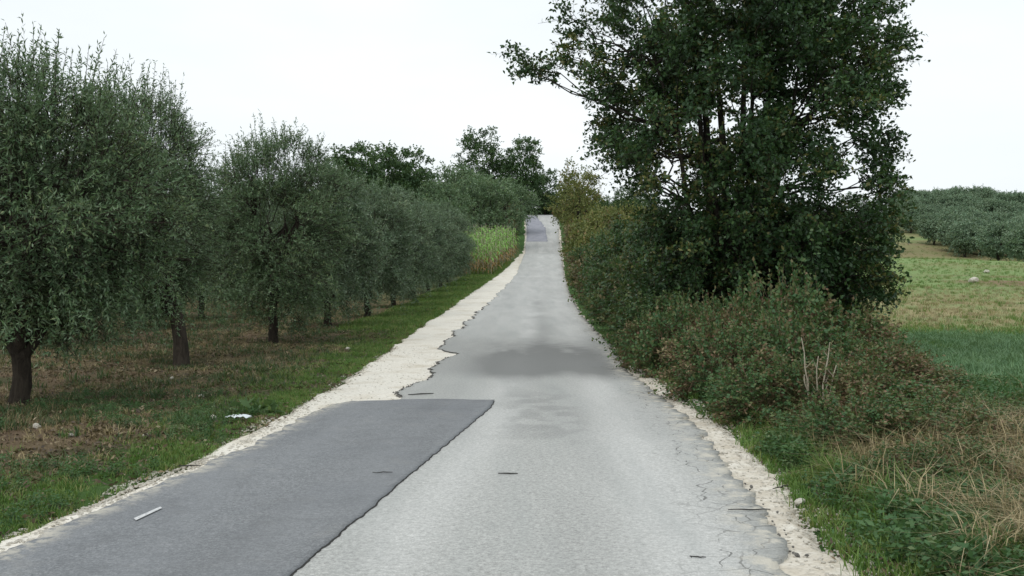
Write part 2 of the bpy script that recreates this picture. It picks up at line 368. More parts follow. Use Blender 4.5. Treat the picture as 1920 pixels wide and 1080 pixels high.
segR = stations([(-6, 26, .045), (26, 60, .15), (60, 120, .4), (120, 230, 1)])
def notch(y):                                                   # bites out of the left margin
    r = (fbm(y * 3.2, y * 0, 13, 5) - .5) * .22 + (fbm(y * .7, y * 0 + 2, 19, 2) - .5) * .35
    return r * sm(y, 13.6, 14.2) * (1 - .6 * sm(y, 50, 90))
strip('old_road_surface', ROAD_L, ROAD_R, None, 44, .04, M['old_asphalt'], .07, (notch, lambda y: (fbm(y * 3, y * 0, 23, 5) - .5) * .2 + (fbm(y * 13, y * 0, 24, 3) - .5) * .11), segs=segR,
      vat={'stain': stain_old, 'pale': pale_old, 'edge': lambda x, y, dl, dr: dr})
# the resurfaced patch with its dark seam step
SEAM = curve([(-6, -2.55), (3, -1.46), (5.4, -1.16), (7.6, -.88), (9.6, -.62), (12.3, -.27), (13.0, -.24)])
PATCH_L = curve([(-6, -3.75), (3, -3.2), (5.69, -2.95), (7.2, -2.77), (9.55, -2.48), (12.0, -2.38), (12.6, -2.3), (13.1, -2.05)])
segP = stations([(-6, 13.0, .045)])
def farcurve(o):
    me = o.data; co = np.empty(len(me.vertices) * 3, np.float32); me.vertices.foreach_get('co', co); co = co.reshape(-1, 3)
    f = sm(co[:, 1], 11.5, 13.0); u = (co[:, 0] + 2.0) / 1.7
    co[:, 1] += f * (.16 * np.sin(np.clip(u, 0, 1) * 2.8) + (fbm(co[:, 0] * 3, co[:, 0] * 0, 44, 3) - .5) * .16)
    last = co[:, 1] > 1e9
    me.vertices.foreach_set('co', co.ravel()); me.update()
pt = strip('new_asphalt_patch', PATCH_L, SEAM, None, 36, .05, M['new_asphalt'], .04, (lambda y: (fbm(y * 5, y * 0, 27, 5) - .5) * .13, lambda y: (fbm(y * 9, y * 0, 29, 4) - .5) * .035), segs=segP,
      vat={'dust': lambda x, y, dl, dr: 1 - sm(dl, 0, .22), 'stain': lambda x, y, dl, dr: np.clip(.4 * sm(y, 12.93, 13) + .35 * np.exp(-((x + 1.75 - .1 * (y - 5)) / .22) ** 2) * fbm(x * 2, y * .4, 92) + .3 * np.exp(-((x + 1.0 - .1 * (y - 8)) / .2) ** 2) * fbm(x * 2, y * .4, 93), 0, .85)})
farcurve(pt)
# tapered lip at the far end of the patch so that the end is closed
xx = np.linspace(-1.95, -.22, 40)
# seam of tar along the patch edge: a thin raised bead that the photo shows as a dark line
def bead(name, pts, wd, h, mat):
    pts = np.array(pts); V = []; 
    for i, p in enumerate(pts):
        a = pts[max(i - 1, 0)]; b = pts[min(i + 1, len(pts) - 1)]; t = b - a; t = t / (np.linalg.norm(t) + 1e-9); nrm = np.array([-t[1], t[0], 0])
        q = wd * (.6 + .8 * hash2(np.array(i), np.array(3), 5))
        V += [p - nrm * q, p + nrm * q * .5 + np.array([0, 0, h]), p + nrm * q]
    n = len(pts); V = np.array(V)
    FF = [];
    for i in range(n - 1):
        for j in (0, 1): FF.append((3 * i + j, 3 * i + j + 1, 3 * i + 4 + j, 3 * i + 3 + j))
    return link(name, make_mesh(name, V, FF, [mat]))
sy = np.arange(3, 13, .03); sx = SEAM(sy) + (fbm(sy * 9, sy * 0, 29, 4) - .5) * .035 + .004
o = bead('tar_seam', np.stack([sx, sy + 0, hz(sx, sy) + .042], -1), .008, .003, M['tar']); o['kind'] = 'structure'
ye = np.arange(13.7, 48, .05); xe = ROAD_L(ye) + notch(ye) - .004
bead('broken_margin', np.stack([xe, ye, hz(xe, ye) + .03], -1), .022, .008, M['tar'])['kind'] = 'structure'
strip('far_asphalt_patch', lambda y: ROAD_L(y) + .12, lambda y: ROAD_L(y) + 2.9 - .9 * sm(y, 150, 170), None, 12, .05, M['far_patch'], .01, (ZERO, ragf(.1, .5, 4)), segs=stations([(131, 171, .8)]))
# worn white dash
q = np.array([(250, 972), (300, 950), (303, 953), (254, 976)], float)
dq = F * (CAM_H - .058) / (q[:, 1] - HY); pv = np.stack([(q[:, 0] - 960) / F * dq, dq, 0 * dq + .058], -1)
link('road_paint_dash', make_mesh('road_paint_dash', pv, [(0, 1, 2, 3)], [M['paint']]))['kind'] = 'structure'

# ------------------------------------------------------------------ plant builders
def nrm(v): return v / (np.linalg.norm(v, axis=-1, keepdims=True) + 1e-9)

def leaves(P, D, L, W, fold=0, rng=RNG):
    """rhombic leaves; P base, D direction, L length, W width (arrays)"""
    n = len(P); r = nrm(rng.normal(size=(n, 3)) + np.array([0, 0, .7]))
    S = nrm(np.cross(D, r)); U = np.cross(S, D)
    L = np.broadcast_to(L, n)[:, None]; W = np.broadcast_to(W, n)[:, None]
    m = P + D * L * .45
    V = np.stack([P, m + S * W * .5 + U * L * .06, P + D * L - U * L * .05, m - S * W * .5 + U * L * .06], 1)
    FF = np.arange(n * 4).reshape(n, 4)
    return V.reshape(-1, 3), FF

def tube(pts, rad, sides=6):
    pts = np.asarray(pts, float); n = len(pts); V = []
    for i in range(n):
        t = nrm(pts[min(i + 1, n - 1)] - pts[max(i - 1, 0)])
        a = nrm(np.cross(t, [0.31, .95, .05])); b = np.cross(t, a)
        for s in range(sides):
            an = 2 * math.pi * s / sides; V.append(pts[i] + (a * math.cos(an) + b * math.sin(an)) * rad[i])
    FF = []
    for i in range(n - 1):
        for s in range(sides):
            s2 = (s + 1) % sides; FF.append((i * sides + s, i * sides + s2, (i + 1) * sides + s2, (i + 1) * sides + s))
    return np.array(V), np.array(FF)

def join(parts):
    V = []; FF = []; o = 0
    for v, f in parts: V.append(v); FF.append(f + o); o += len(v)
    return np.concatenate(V), np.concatenate(FF)

def limb(a, b, r0, r1, rng, n=7, wob=.12, sides=6, up=.3):
    t = np.linspace(0, 1, n)[:, None]; L = np.linalg.norm(b - a)
    p = a + (b - a) * t; p[:, 2] += (np.sin(t[:, 0] * math.pi) * -up * L * .3)
    p[1:-1] += rng.normal(size=(n - 2, 3)) * wob * L * .25
    return tube(p, r0 + (r1 - r0) * t[:, 0] ** .7, sides)

def twig_leaves(S, D, TL, nl, LL, LW, droop, rng, spread=.75, tint0=None, tj=.25):
    n = len(S); t = (np.arange(nl) + .5) / nl; t = t[None, :] * rng.uniform(.85, 1.1, (n, nl))
    P = S[:, None] + D[:, None] * (t * TL[:, None])[..., None]; P[..., 2] -= droop * (t ** 2) * TL[:, None]
    P = P.reshape(-1, 3) ; DD = np.repeat(D, nl, 0)
    ld = nrm(DD * (1 - spread) + rng.normal(size=DD.shape) * spread * .8)
    L = LL * rng.uniform(.7, 1.25, len(P)); W = LW * rng.uniform(.75, 1.2, len(P))
    V, FF = leaves(P, ld, L, W, rng=rng)
    base = np.repeat(tint0 if tint0 is not None else rng.uniform(.2, .8, n), nl)
    tint = np.clip(base + rng.normal(size=len(base)) * tj, 0, 1)
    return V, FF, tint

def stems(S, D, TL, droop, w, rng):
    E = S + D * TL[:, None]; E[:, 2] -= droop * TL
    sd = nrm(np.cross(D, rng.normal(size=D.shape))) * w
    V = np.stack([S - sd, S + sd, E + sd * .4, E - sd * .4], 1).reshape(-1, 3)
    return V, np.arange(len(S) * 4).reshape(-1, 4)

def crown_mesh(name, seed, centre, radii, K, twigs, nl, LL, LW, TL, leafmat, barkmat, clump=.5, shell=.35, upb=.35, droop=.15,
               shoots=0, shoot_len=.7, skirt=0, bottom=None, tint_mu=.45, tint_sd=.2, extra=None, fork=None, squash=None, spread=.75, keepfn=None):
    """foliage: K clumps in an ellipsoid, twigs in each, leaves along each twig. returns mesh, clump centres"""
    rng = np.random.default_rng(seed); centre = np.array(centre, float); radii = np.array(radii, float)
    u = nrm(rng.normal(size=(K * 3, 3))); r = shell + (1 - shell) * rng.uniform(0, 1, K * 3) ** .55
    lump = 1 + .22 * (fbm(u[:, 0] * 1.6 + seed, u[:, 1] * 1.6 + u[:, 2] * 2, seed, 3) - .5) * 2
    Cc = centre + u * (r * lump)[:, None] * radii
    if bottom is not None: Cc = Cc[Cc[:, 2] > bottom]
    if keepfn is not None: Cc = Cc[keepfn(Cc)]
    Cc = Cc[:K]
    if extra is not None: Cc = np.concatenate([Cc, np.array(extra, float)])
    K = len(Cc)
    cs = clump * rng.uniform(.7, 1.35, K)
    T = twigs * K; ci = np.repeat(np.arange(K), twigs)
    off = nrm(rng.normal(size=(T, 3))) * (rng.uniform(0, 1, T) ** .6 * cs[ci])[:, None] * np.array([1, 1, .75])
    S = Cc[ci] + off * .8
    outw = nrm((S - centre) / radii)
    D = nrm(outw * .8 + off / cs[ci][:, None] * .7 + rng.normal(size=(T, 3)) * .45 + np.array([0, 0, upb]))
    tl = TL * rng.uniform(.6, 1.3, T)
    ct = np.clip(rng.normal(tint_mu, tint_sd, K), 0, 1)
    Vs, Fs, Ts, Ms = [], [], [], []
    V, FF, tt = twig_leaves(S, D, tl, nl, LL, LW, droop, rng, tint0=ct[ci], spread=spread)
    Vs.append(V); Fs.append(FF); Ts.append(tt); Ms.append(np.zeros(len(FF)))
    V, FF = stems(S - D * tl[:, None] * .4, D, tl * 1.4, droop, .006, rng)
    Vs.append(V); Fs.append(FF); Ts.append(np.zeros(len(FF))); Ms.append(np.ones(len(FF)))
    if shoots:
        u = nrm(rng.normal(size=(shoots * 4, 3)) * [1, 1, .6] + [0, 0, .9]); u = u[u[:, 2] > .35][:shoots]
        S = centre + u * radii * rng.uniform(.8, 1.0, (len(u), 1)); D = nrm(u * .35 + rng.normal(size=u.shape) * .16 + [0, 0, 1])
        tl = shoot_len * rng.uniform(.5, 1.5, len(u)); m = int(shoot_len / TL * nl * 1.5)
        V, FF, tt = twig_leaves(S, D, tl, m, LL, LW, 0, rng, spread=.5, tint0=rng.uniform(.2, .7, len(S)))
        Vs.append(V); Fs.append(FF); Ts.append(tt); Ms.append(np.zeros(len(FF)))
        V, FF = stems(S - D * .2, D, tl + .2, 0, .006, rng); Vs.append(V); Fs.append(FF); Ts.append(np.zeros(len(FF))); Ms.append(np.ones(len(FF)))
    if skirt:
        a = rng.uniform(0, 2 * math.pi, skirt); rr = rng.uniform(.45, 1.0, skirt)
        S = centre + np.stack([np.cos(a) * rr * radii[0], np.sin(a) * rr * radii[1], -radii[2] * rng.uniform(.35, .8, skirt)], -1)
        D = nrm(np.stack([np.cos(a) * .35, np.sin(a) * .35, -np.ones(skirt)], -1) + rng.normal(size=(skirt, 3)) * .25)
        tl = rng.uniform(.4, 1.0, skirt)
        V, FF, tt = twig_leaves(S, D, tl, int(nl * 2.2), LL, LW, 0, rng, spread=.7)
        Vs.append(V); Fs.append(FF); Ts.append(tt); Ms.append(np.zeros(len(FF)))
    V, FF = join(list(zip(Vs, Fs)))
    return make_mesh(name, V, FF, [leafmat, barkmat], midx=np.concatenate(Ms), fattr={'tint': np.concatenate(Ts)}), Cc

def wood_mesh(seed, base_r, fork, forks, Cc, centre, mat, nbr=40, lean=(0, 0), flare=1.35, sides=9, br=.03):
    """trunk mesh and branches mesh"""
    rng = np.random.default_rng(seed + 900)
    f = np.array([lean[0], lean[1], fork]); n = 7
    t = np.linspace(0, 1, n)
    p = np.stack([t * lean[0] + rng.normal(size=n) * base_r * .15, t * lean[1] + rng.normal(size=n) * base_r * .15, -.12 + t * (fork + .12)], -1)
    rad = base_r * (1 + (flare - 1) * np.exp(-t * 6)) * (1 - .15 * t)
    V, FF = tube(p, rad, 12)
    an = np.arctan2(V[:, 1], V[:, 0]); k = 1 + .09 * np.sin(an * 3 + V[:, 2] * 2) + .05 * np.sin(an * 7 + V[:, 2] * 5)
    V[:, :2] *= k[:, None]
    parts = [(V, FF)]
    mains = []
    for i in range(forks):
        a = 2 * math.pi * (i + rng.uniform(-.25, .25)) / forks
        tgt = np.array(centre) + np.array([math.cos(a), math.sin(a), 0]) * np.ptp(Cc[:, 0]) * .17 + [0, 0, np.ptp(Cc[:, 2]) * rng.uniform(-.02, .2)]
        parts.append(limb(p[-1] - [0, 0, base_r * .7], tgt, base_r * .72, base_r * .28, rng, n=9, wob=.16, sides=8, up=.35))
        mains.append((p[-1], tgt))
    trunk = make_mesh('trunk', *join(parts), [mat], smooth=True)
    bp = []
    sel = rng.permutation(len(Cc))[:nbr]
    for j in sel:
        c = Cc[j]; best = min(mains, key=lambda m: np.linalg.norm(c - m[1])); s = rng.uniform(.35, .95)
        a = best[0] + (best[1] - best[0]) * s
        bp.append(limb(a, c, br, br * .3, rng, n=6, wob=.15, sides=5, up=.25))
    return trunk, make_mesh('branches', *join(bp), [mat], smooth=True)

def plant_tree(name, meshes, x, y, rz, sc, label, cat, group=None, dz=0):
    r = empty(name, (x, y, float(ground_z(x, y)) - .02 + dz), rz, sc); tag(r, label, cat, group)
    for nm, me in meshes: link(nm, me, r)
    return r

ORD = 'nearest second third fourth fifth sixth seventh eighth ninth tenth eleventh twelfth thirteenth fourteenth fifteenth sixteenth seventeenth eighteenth nineteenth twentieth twenty-first twenty-second twenty-third twenty-fourth'.split()
# ------------------------------------------------------------------ olive trees
def olive(seed, R=1.8, H=5.3, K=80, twigs=24, nl=14, LL=.07, LW=.019, TL=.38, off=(0, 0), mat='olive_leaf', low=.75, base_r=.12, fork=.75, shoots=90, skirt=120, clump=.45, nbr=45):
    cz = (H + low) / 2; c = (off[0], off[1], cz)
    cm, Cc = crown_mesh('crown', seed, c, (R * .86, R * .86, (H - low) / 2 * .88), K, twigs, nl, LL, LW, TL, M[mat], M['olive_bark'], clump=clump,
                        shoots=shoots, shoot_len=.55, skirt=skirt, shell=.3, bottom=low + .1, tint_sd=.3)
    tr, br = wood_mesh(seed, base_r, fork, 3 + seed % 2, Cc, c, M['olive_bark'], nbr=nbr, lean=(off[0] * .12, off[1] * .1))
    return [('trunk', tr), ('branches', br), ('crown', cm)]

GO = 'olive trees in the row left of the road'
near = [
 (12.9, -6.45, olive(1, R=1.95, H=4.7, K=180, twigs=30, nl=15, off=(.2, 0), low=.7, base_r=.125, fork=.72, shoots=200, skirt=260), 'large dark olive tree at the far left edge, nearest the camera, with a forking trunk', 0),
 (19.1, -6.4, olive(2, R=1.5, H=5.8, K=170, twigs=30, nl=13, off=(-.85, .2), low=.5, base_r=.15, fork=1.15, shoots=120, skirt=170), 'second olive tree of the row, its thick straight trunk standing on brown soil', 0),
 (25.4, -6.15, olive(3, R=2.0, H=5.75, K=190, twigs=26, nl=12, LL=.085, LW=.024, low=.2, base_r=.12, fork=1.1, shoots=120, skirt=190), 'third olive tree of the row, rounded crown hanging low around its short trunk', 0),
]
for y, x, ms, lb, rz in near: plant_tree('olive_tree', ms, x, y, rz, 1, lb, 'olive tree', GO)
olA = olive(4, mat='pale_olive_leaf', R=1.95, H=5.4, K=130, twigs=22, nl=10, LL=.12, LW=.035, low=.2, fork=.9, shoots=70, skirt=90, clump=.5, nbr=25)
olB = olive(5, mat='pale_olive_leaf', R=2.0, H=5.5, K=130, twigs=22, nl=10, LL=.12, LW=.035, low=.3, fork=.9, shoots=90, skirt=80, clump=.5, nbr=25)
mid = [(31.8, -5.95, 'fourth olive tree of the row, pale shoots in front, trunk hidden behind the third tree'),
       (38.4, -5.65, 'fifth olive tree of the row, tall grey-green dome with its trunk hidden'),
       (44.9, -5.4, 'sixth olive tree of the row, slender dark trunk showing at the edge of the grass'),
       (51.5, -5.15, 'seventh olive tree of the row, thin trunk just right of a slender dark one'),
       (58.0, -4.95, 'eighth olive tree of the row, low crown with its trunk in shade'),
       (64.3, -4.65, 'ninth olive tree of the row, pale crown sloping down toward the corn'),
       (70.6, -4.6, 'last but one olive tree of the row, small crown beside the grass verge'),
       (77.0, -4.7, 'last olive tree of the row, its crown touching the bright green corn')]
for i, (y, x, lb) in enumerate(mid):
    plant_tree('olive_tree', (olA, olB)[i % 2], x, y, i * 1.9, RNG.uniform(.95, 1.04), lb, 'olive tree', GO)
olC = olive(6, R=2.3, H=5.4, K=100, twigs=14, nl=8, LL=.19, LW=.06, TL=.42, low=.15, fork=.9, shoots=50, skirt=40, clump=.55, nbr=14)
n = 0
for row, x0 in enumerate((-13.0, -19.5, -26.)):
    q = 0
    for j in range(13):
        y = 18 + row * 5.5 + j * 6.4; x = x0 + .03 * y + RNG.uniform(-.3, .3)
        if (x + 2) / y * F + 960 < -40: continue
        lb = ORD[q] + [' olive tree of the second row, partly hidden by the roadside row', ' olive tree of the third row, deep in the grove', ' olive tree of the rearmost visible row of the grove'][row]; q += 1
        plant_tree('olive_tree', (olA, olB, olC)[(row > 0) * 2 or j % 2], x, y, RNG.uniform(0, 6), RNG.uniform(.92, 1.05), lb, 'olive tree', ['olive trees of the second row', 'olive trees of the third row', 'olive trees of the rear row'][row])

# ------------------------------------------------------------------ the big oak
def oak_tree():
    x, y = 4.95, 22.0
    rng = np.random.default_rng(77)
    c = np.array([.15, 0, 5.6])
    def px(p, q, dy=0): return ((p - 960) / F * (y + dy) - x, dy, CAM_H - (q - HY) * (y + dy) / F)
    extra = [px(*a) for a in [(975, 110, -.6), (1000, 128, -.5), (1040, 120, -.3), (1020, 140, 0), (1070, 110, .2), (1085, 60, .2), (1065, 30, 0), (1075, 90, -.4), (1120, 60, .3), (1110, 120, -.3), (1150, 150, .2), (1140, 230, .4),
             (1145, 265, -.2), (1170, 300, .3), (1190, 320, -.4), (1210, 275, 0), (1180, 200, 0), (1200, 340, .6), (1230, 340, -.6), (1650, 330, .5), (1670, 340, .1), (1660, 250, 0), (1640, 300, -.4), (1670, 60, .3),
             (1650, 120, .5), (1680, 110, -.2), (1660, 180, .2), (1600, 60, .5), (1620, 210, -.5), (1640, 20, -.5), (1650, 470, .2), (1620, 500, -.3), (1640, 540, .3), (1600, 560, -.5), (1560, 570, .2), (1660, 400, 0), (1500, 560, -.7),
             (1250, 420, -.4), (1280, 500, -.5), (1230, 470, .3), (1270, 560, -.3), (1320, 580, -.8), (1600, 430, -.8), (1560, 480, -1), (1220, 400, .5)]]
    extra += [px(rng.uniform(1500, 1665), rng.uniform(385, 575), rng.uniform(-1.2, .8)) for _ in range(46)] + [px(rng.uniform(1225, 1330), rng.uniform(380, 560), rng.uniform(-.9, .6)) for _ in range(22)]
    # openings where the sky shows through, between the stems and at the margins
    holes = [(1330, 235, 34), (1385, 240, 20), (1272, 300, 36), (1400, 200, 22), (1500, 225, 26), (1360, 85, 16), (1555, 355, 30), (1630, 235, 24), (1262, 345, 26), (1490, 150, 20), (1230, 235, 18), (1610, 350, 28)]
    def keep(C):
        px_ = 960 + F * (C[:, 0] + x) / (y + C[:, 1]); py_ = HY - F * (C[:, 2] - CAM_H) / (y + C[:, 1])
        ok = np.ones(len(C), bool)
        for hx, hy, hr in holes: ok &= np.hypot(px_ - hx, py_ - hy) > hr * .8 + 9
        ok &= (px_ > 1120) & (px_ < 1690)
        ok &= ~((px_ < 1220) & (py_ > 330))
        return ok
    cm, Cc = crown_mesh('crown', 70, c, (3.6, 3.5, 5.3), 760, 20, 9, .105, .062, .36, M['oak_leaf'], M['oak_bark'], clump=.45, shell=.15, upb=.15, droop=.1,
                        extra=extra, bottom=.7, tint_sd=.28, keepfn=keep, spread=.85)
    r = empty('oak_tree', (x, y, float(ground_z(x, y))))
    tag(r, 'tall dark green oak with several upright stems towering over the brambles right of the road', 'oak tree')
    parts = []
    base = np.array([0, 0, .9]); 
    tr = [(np.array([0, 0, -.15]), base, .3, .24)]
    tips = [px(1310, 190), px(1345, 150, .4), px(1395, 130, -.3), px(1440, 180, .3), px(1300, 40, .3), px(1420, 20), px(1500, 100, -.5), px(1230, 120, -.4)]
    V, FF = tube([(0, 0, -.15), (0, .02, .3), (.02, 0, .8), (0, 0, 1.3)], [.36, .27, .23, .22], 12); parts.append((V, FF))
    mains = []
    for i, tp in enumerate(tips):
        tp = np.array(tp); st = np.array([rng.uniform(-.08, .08), rng.uniform(-.1, .1), rng.uniform(.7, 1.2)])
        m = st + (tp - st) * .45; m[0] += (tp[0] - st[0]) * .15; m[1] *= 1.2
        P = [st, st * .65 + m * .35, m, m * .5 + tp * .5 + rng.normal(size=3) * .08, tp, tp + (tp - m) * .5]
        r0 = rng.uniform(.09, .13) if i < 5 else .07
        parts.append(tube(P, [r0, r0 * .9, r0 * .75, r0 * .6, r0 * .4, r0 * .12], 8)); mains.append(np.array(P))
    link('trunk', make_mesh('trunk', *join(parts), [M['oak_bark']], smooth=True), r)
    bp = []
    for c_ in Cc[rng.permutation(len(Cc))[:150]].tolist() + Cc[-len(extra):].tolist():
        c_ = np.array(c_); allp = np.concatenate([m[:5] for m in mains]); d = np.linalg.norm((allp - c_) * [1, 1, 1], axis=1) + np.where(allp[:, 2] > c_[2] - .1, 1.5, 0)
        a = allp[np.argmin(d)]; bp.append(limb(a, c_, .035, .008, rng, n=7, wob=.12, sides=5, up=.1))
    link('branches', make_mesh('branches', *join(bp), [M['oak_bark']], smooth=True), r)
    link('crown', cm, r)
oak_tree()

# ------------------------------------------------------------------ trees on the rise ahead
def big_tree(seed, R, H, low, K, mat, LL=.3, LW=.2, clump=.8, twigs=12, nl=7, sd=.2, base_r=.2, shell=.3):
    c = (0, 0, (H + low) / 2)
    cm, Cc = crown_mesh('crown', seed, c, (R * .9, R * .9, (H - low) / 2 * .92), K, twigs, nl, LL, LW, .7, M[mat], M['oak_bark'], clump=clump, shell=shell, upb=.25, tint_sd=sd)
    tr, br = wood_mesh(seed, base_r, low + .8, 4, Cc, c, M['oak_bark'], nbr=22, br=.07)
    return [('trunk', tr), ('branches', br), ('crown', cm)]
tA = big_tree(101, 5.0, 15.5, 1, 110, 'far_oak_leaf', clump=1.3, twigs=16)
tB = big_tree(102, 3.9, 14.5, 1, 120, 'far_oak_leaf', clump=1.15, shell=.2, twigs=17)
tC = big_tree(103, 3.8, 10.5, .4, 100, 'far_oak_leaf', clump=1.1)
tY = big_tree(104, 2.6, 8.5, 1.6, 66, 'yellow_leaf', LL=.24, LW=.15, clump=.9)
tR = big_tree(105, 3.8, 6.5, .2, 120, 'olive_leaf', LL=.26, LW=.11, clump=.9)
def at(px, d): return (px - 960) / F * d
def top_scale(ms_h, px, top, d):
    x = at(px, d); g = float(ground_z(x, d)); zt = CAM_H - (top - 10 - HY) * d / F; return (zt - g) / ms_h
far = [
 ('oak_tree', tA, 15.5, 905, 246, 176, 0, 'tall twin-peaked oak left of where the road tops the rise, its airy left side open', 'tree', None),
 ('oak_tree', tB, 14.5, 978, 258, 172, 2, 'tall oak right above the end of the road, slightly lower than its left neighbour', 'tree', None),
 ('oak_tree', tC, 10.5, 935, 300, 178, 4, 'dense dark tree filling the gap beneath the two tall oaks', 'tree', None),
 ('oak_tree', tB, 14.5, 668, 266, 100, 1, 'dark loose-crowned tree rising above the olive row, leftmost on the skyline', 'tree', None),
 ('oak_tree', tB, 14.5, 640, 292, 106, 3, 'smaller spreading tree whose left side peeps over the second olive dome', 'tree', None),
 ('oak_tree', tB, 14.5, 728, 270, 108, 5, 'gappy middle tree of the dark clump above the olive row', 'tree', None),
 ('oak_tree', tB, 14.5, 768, 276, 112, .5, 'right-hand tree of the dark clump above the olive row, with two knobbly tops', 'tree', None),
 ('oak_tree', tC, 10.5, 790, 322, 116, 1.5, 'low dark tree at the right foot of the clump above the olive row', 'tree', None),
 ('oak_tree', tC, 10.5, 735, 330, 118, 2.7, 'low dense tree under the clump above the olive row', 'tree', None),
 ('round_tree', tR, 6.5, 948, 345, 142, 0, 'round dark grey-green tree beside the left edge of the far road', 'tree', None),
 ('round_tree', tR, 6.5, 903, 342, 122, 2, 'grey-green olive-like tree standing behind the corn patch', 'tree', None),
 ('round_tree', tR, 6.5, 848, 322, 132, 4, 'greyish tree on the slope between the dark clump and the tall oaks', 'tree', None),
 ('round_tree', tR, 6.5, 812, 352, 108, 5, 'low grey-green tree just behind the end of the olive row', 'tree', None),
 ('round_tree', tR, 6.5, 880, 330, 150, 3, 'dull green tree at the foot of the tall twin-peaked oak', 'tree', None),
 ('yellowing_tree', tY, 8.5, 1072, 316, 128, 0, 'slender yellowing tree with pale top at the right of the far road', 'tree', None),
 ('yellowing_tree', tY, 8.5, 1092, 342, 116, 2, 'yellow-green tree with a dark bare trunk right of the far road', 'tree', None),
 ('oak_tree', tC, 10.5, 1022, 322, 186, 2, 'brownish green tree directly over the end of the road', 'tree', None),
 ('oak_tree', tC, 10.5, 1180, 352, 150, 3, 'small dark tree on the skyline left of the big oak', 'tree', None),
 ('oak_tree', tC, 10.5, 1655, 374, 128, 1, 'dark tree showing at the right shoulder of the big oak', 'tree', None),
 ('oak_tree', tC, 10.5, 1600, 366, 140, 5, 'tree behind the right half of the big oak, glimpsed through its gaps', 'tree', None),
]
for nm, ms, h, px, top, d, rz, lb, cat, g in far:
    s = top_scale(h, px, top, d); plant_tree(nm, ms, at(px, d), d, rz, s if nm != 'round_tree' else (max(s, .75), max(s, .75), s), lb, cat, g)
for i in range(16):
    x = 10 - i * 3.2 + RNG.uniform(-.8, .8); d = 192 + (i % 3) * 5
    plant_tree('crest_tree', tC, x, d, RNG.uniform(0, 6), (1.0, 1.0, RNG.uniform(.55, .8)), ['low bushy tree closing the view just over the crest of the road', 'low bushy tree behind the tall oaks on the crest'][i > 4], 'tree', ['bushy trees over the crest', 'bushy trees behind the tall oaks'][i > 4])
for i in range(9):
    plant_tree('crest_shrub', tC, -1 + i * 1.6, 187 + (i % 2) * 1.5, i, (.45, .45, .17), ORD[i].replace('nearest', 'first') + ' low shrub from the left along the crest where the road ends', 'shrub', 'shrubs along the crest')
# skyline wood, thinning behind the rise
for i in range(46):
    px = [1110 + i * 11, 1715 + (i - 23) * 12][i >= 23] + RNG.uniform(-4, 4); d = RNG.uniform(215, 260); top = 376 + RNG.uniform(-13, 14) - (6 if 1730 < px < 1800 else 0)
    if 1230 < px < 1560: continue
    x = at(px, d); s = top_scale(10.5, px, top, d)
    plant_tree('skyline_tree', tC, x, d, RNG.uniform(0, 6), max(s, .35), 'dark tree in the far belt along the right-hand skyline', 'tree', 'trees of the far belt on the skyline')
for i in range(34):
    d = RNG.uniform(200, 250); px = 60 + i * 24
    plant_tree('skyline_tree', tC, at(px, d), d, RNG.uniform(0, 6), RNG.uniform(.7, 1), 'distant tree beyond the grove, glimpsed low between the olive crowns', 'tree', 'distant trees beyond the grove')

# olives over the right-hand field
olF = olive(8, R=2.3, H=4.6, K=80, twigs=14, nl=6, LL=.3, LW=.12, TL=.5, mat='hazed_olive_leaf', low=.5, fork=1.2, base_r=.16, shoots=24, skirt=10, clump=.75, nbr=10)
olG = olive(9, R=2.5, H=4.8, K=80, twigs=14, nl=6, LL=.3, LW=.12, TL=.5, mat='hazed_olive_leaf', low=.55, fork=1.2, base_r=.16, shoots=24, skirt=10, clump=.75, nbr=10)
front = [(1708, 152, 'leftmost field-edge olive beside the big oak, small and faint'), (1751, 138, 'dark round olive standing apart at the field edge, its trunk clear of the grass'), (1809, 126, 'olive with a slim dark trunk in the middle of the field edge'),
         (1838, 130, 'low olive bush tucked between two larger field-edge olives'), (1871, 119, 'large olive with a straight dark trunk near the right edge of the photo'), (1925, 114, 'olive cut by the right edge of the photo at the field margin')]
for i, (px, d, lb) in enumerate(front):
    plant_tree('olive_tree', (olF, olG)[i % 2], at(px, d), d, i * 1.3, (.85, .95, 1.0, .75, 1.05, 1.05)[i], lb, 'olive tree', 'olives along the field edge')
for r in range(8):
    for j in range(10):
        d = 133 + r * 8 + RNG.uniform(-1, 1) - j * .8; px = 1700 + j * 30 + (r % 2) * 15 + RNG.uniform(-5, 5) - r * 2
        if d < 152 and px < 1770 - (d - 133): continue
        plant_tree('olive_tree', (olF, olG)[(r + j) % 2], at(px, d), d, RNG.uniform(0, 6), RNG.uniform(.72, 1.15), 'grey-green olive massed with others on the hillside above the field', 'olive tree', 'olives massed on the right-hand hillside')

# ------------------------------------------------------------------ bushes
def bush_mesh(seed, R, H, K, twigs, nl, LL, LW, mat, mu=.45, sd=.25, canes=40, clump=.3, TL=.3):
    cm, Cc = crown_mesh('foliage', seed, (0, 0, H * .38), (R, R, H * .6), K, twigs, nl, LL, LW, TL, M[mat], M['cane'], clump=clump, shell=.45, upb=.4, droop=.25, bottom=.03, tint_mu=mu, tint_sd=sd,
                        shoots=canes, shoot_len=TL * 1.3)
    rng = np.random.default_rng(seed); st = []
    for c in Cc[:34]:
        e = c * np.array([1.25, 1.25, 1.15]); st.append(limb(np.array([c[0] * .2, c[1] * .2, -.03]), e, .01, .003, rng, n=7, wob=.1, sides=4, up=-.75))
    return [('stems', make_mesh('stems', *join(st), [M['cane']])), ('foliage', cm)]
bG = bush_mesh(201, 1.0, 1.3, 70, 14, 8, .07, .05, 'bramble_leaf', .3, .2)
bB = bush_mesh(202, 1.0, 1.15, 62, 14, 8, .065, .04, 'bramble_leaf', .68, .22, canes=90)
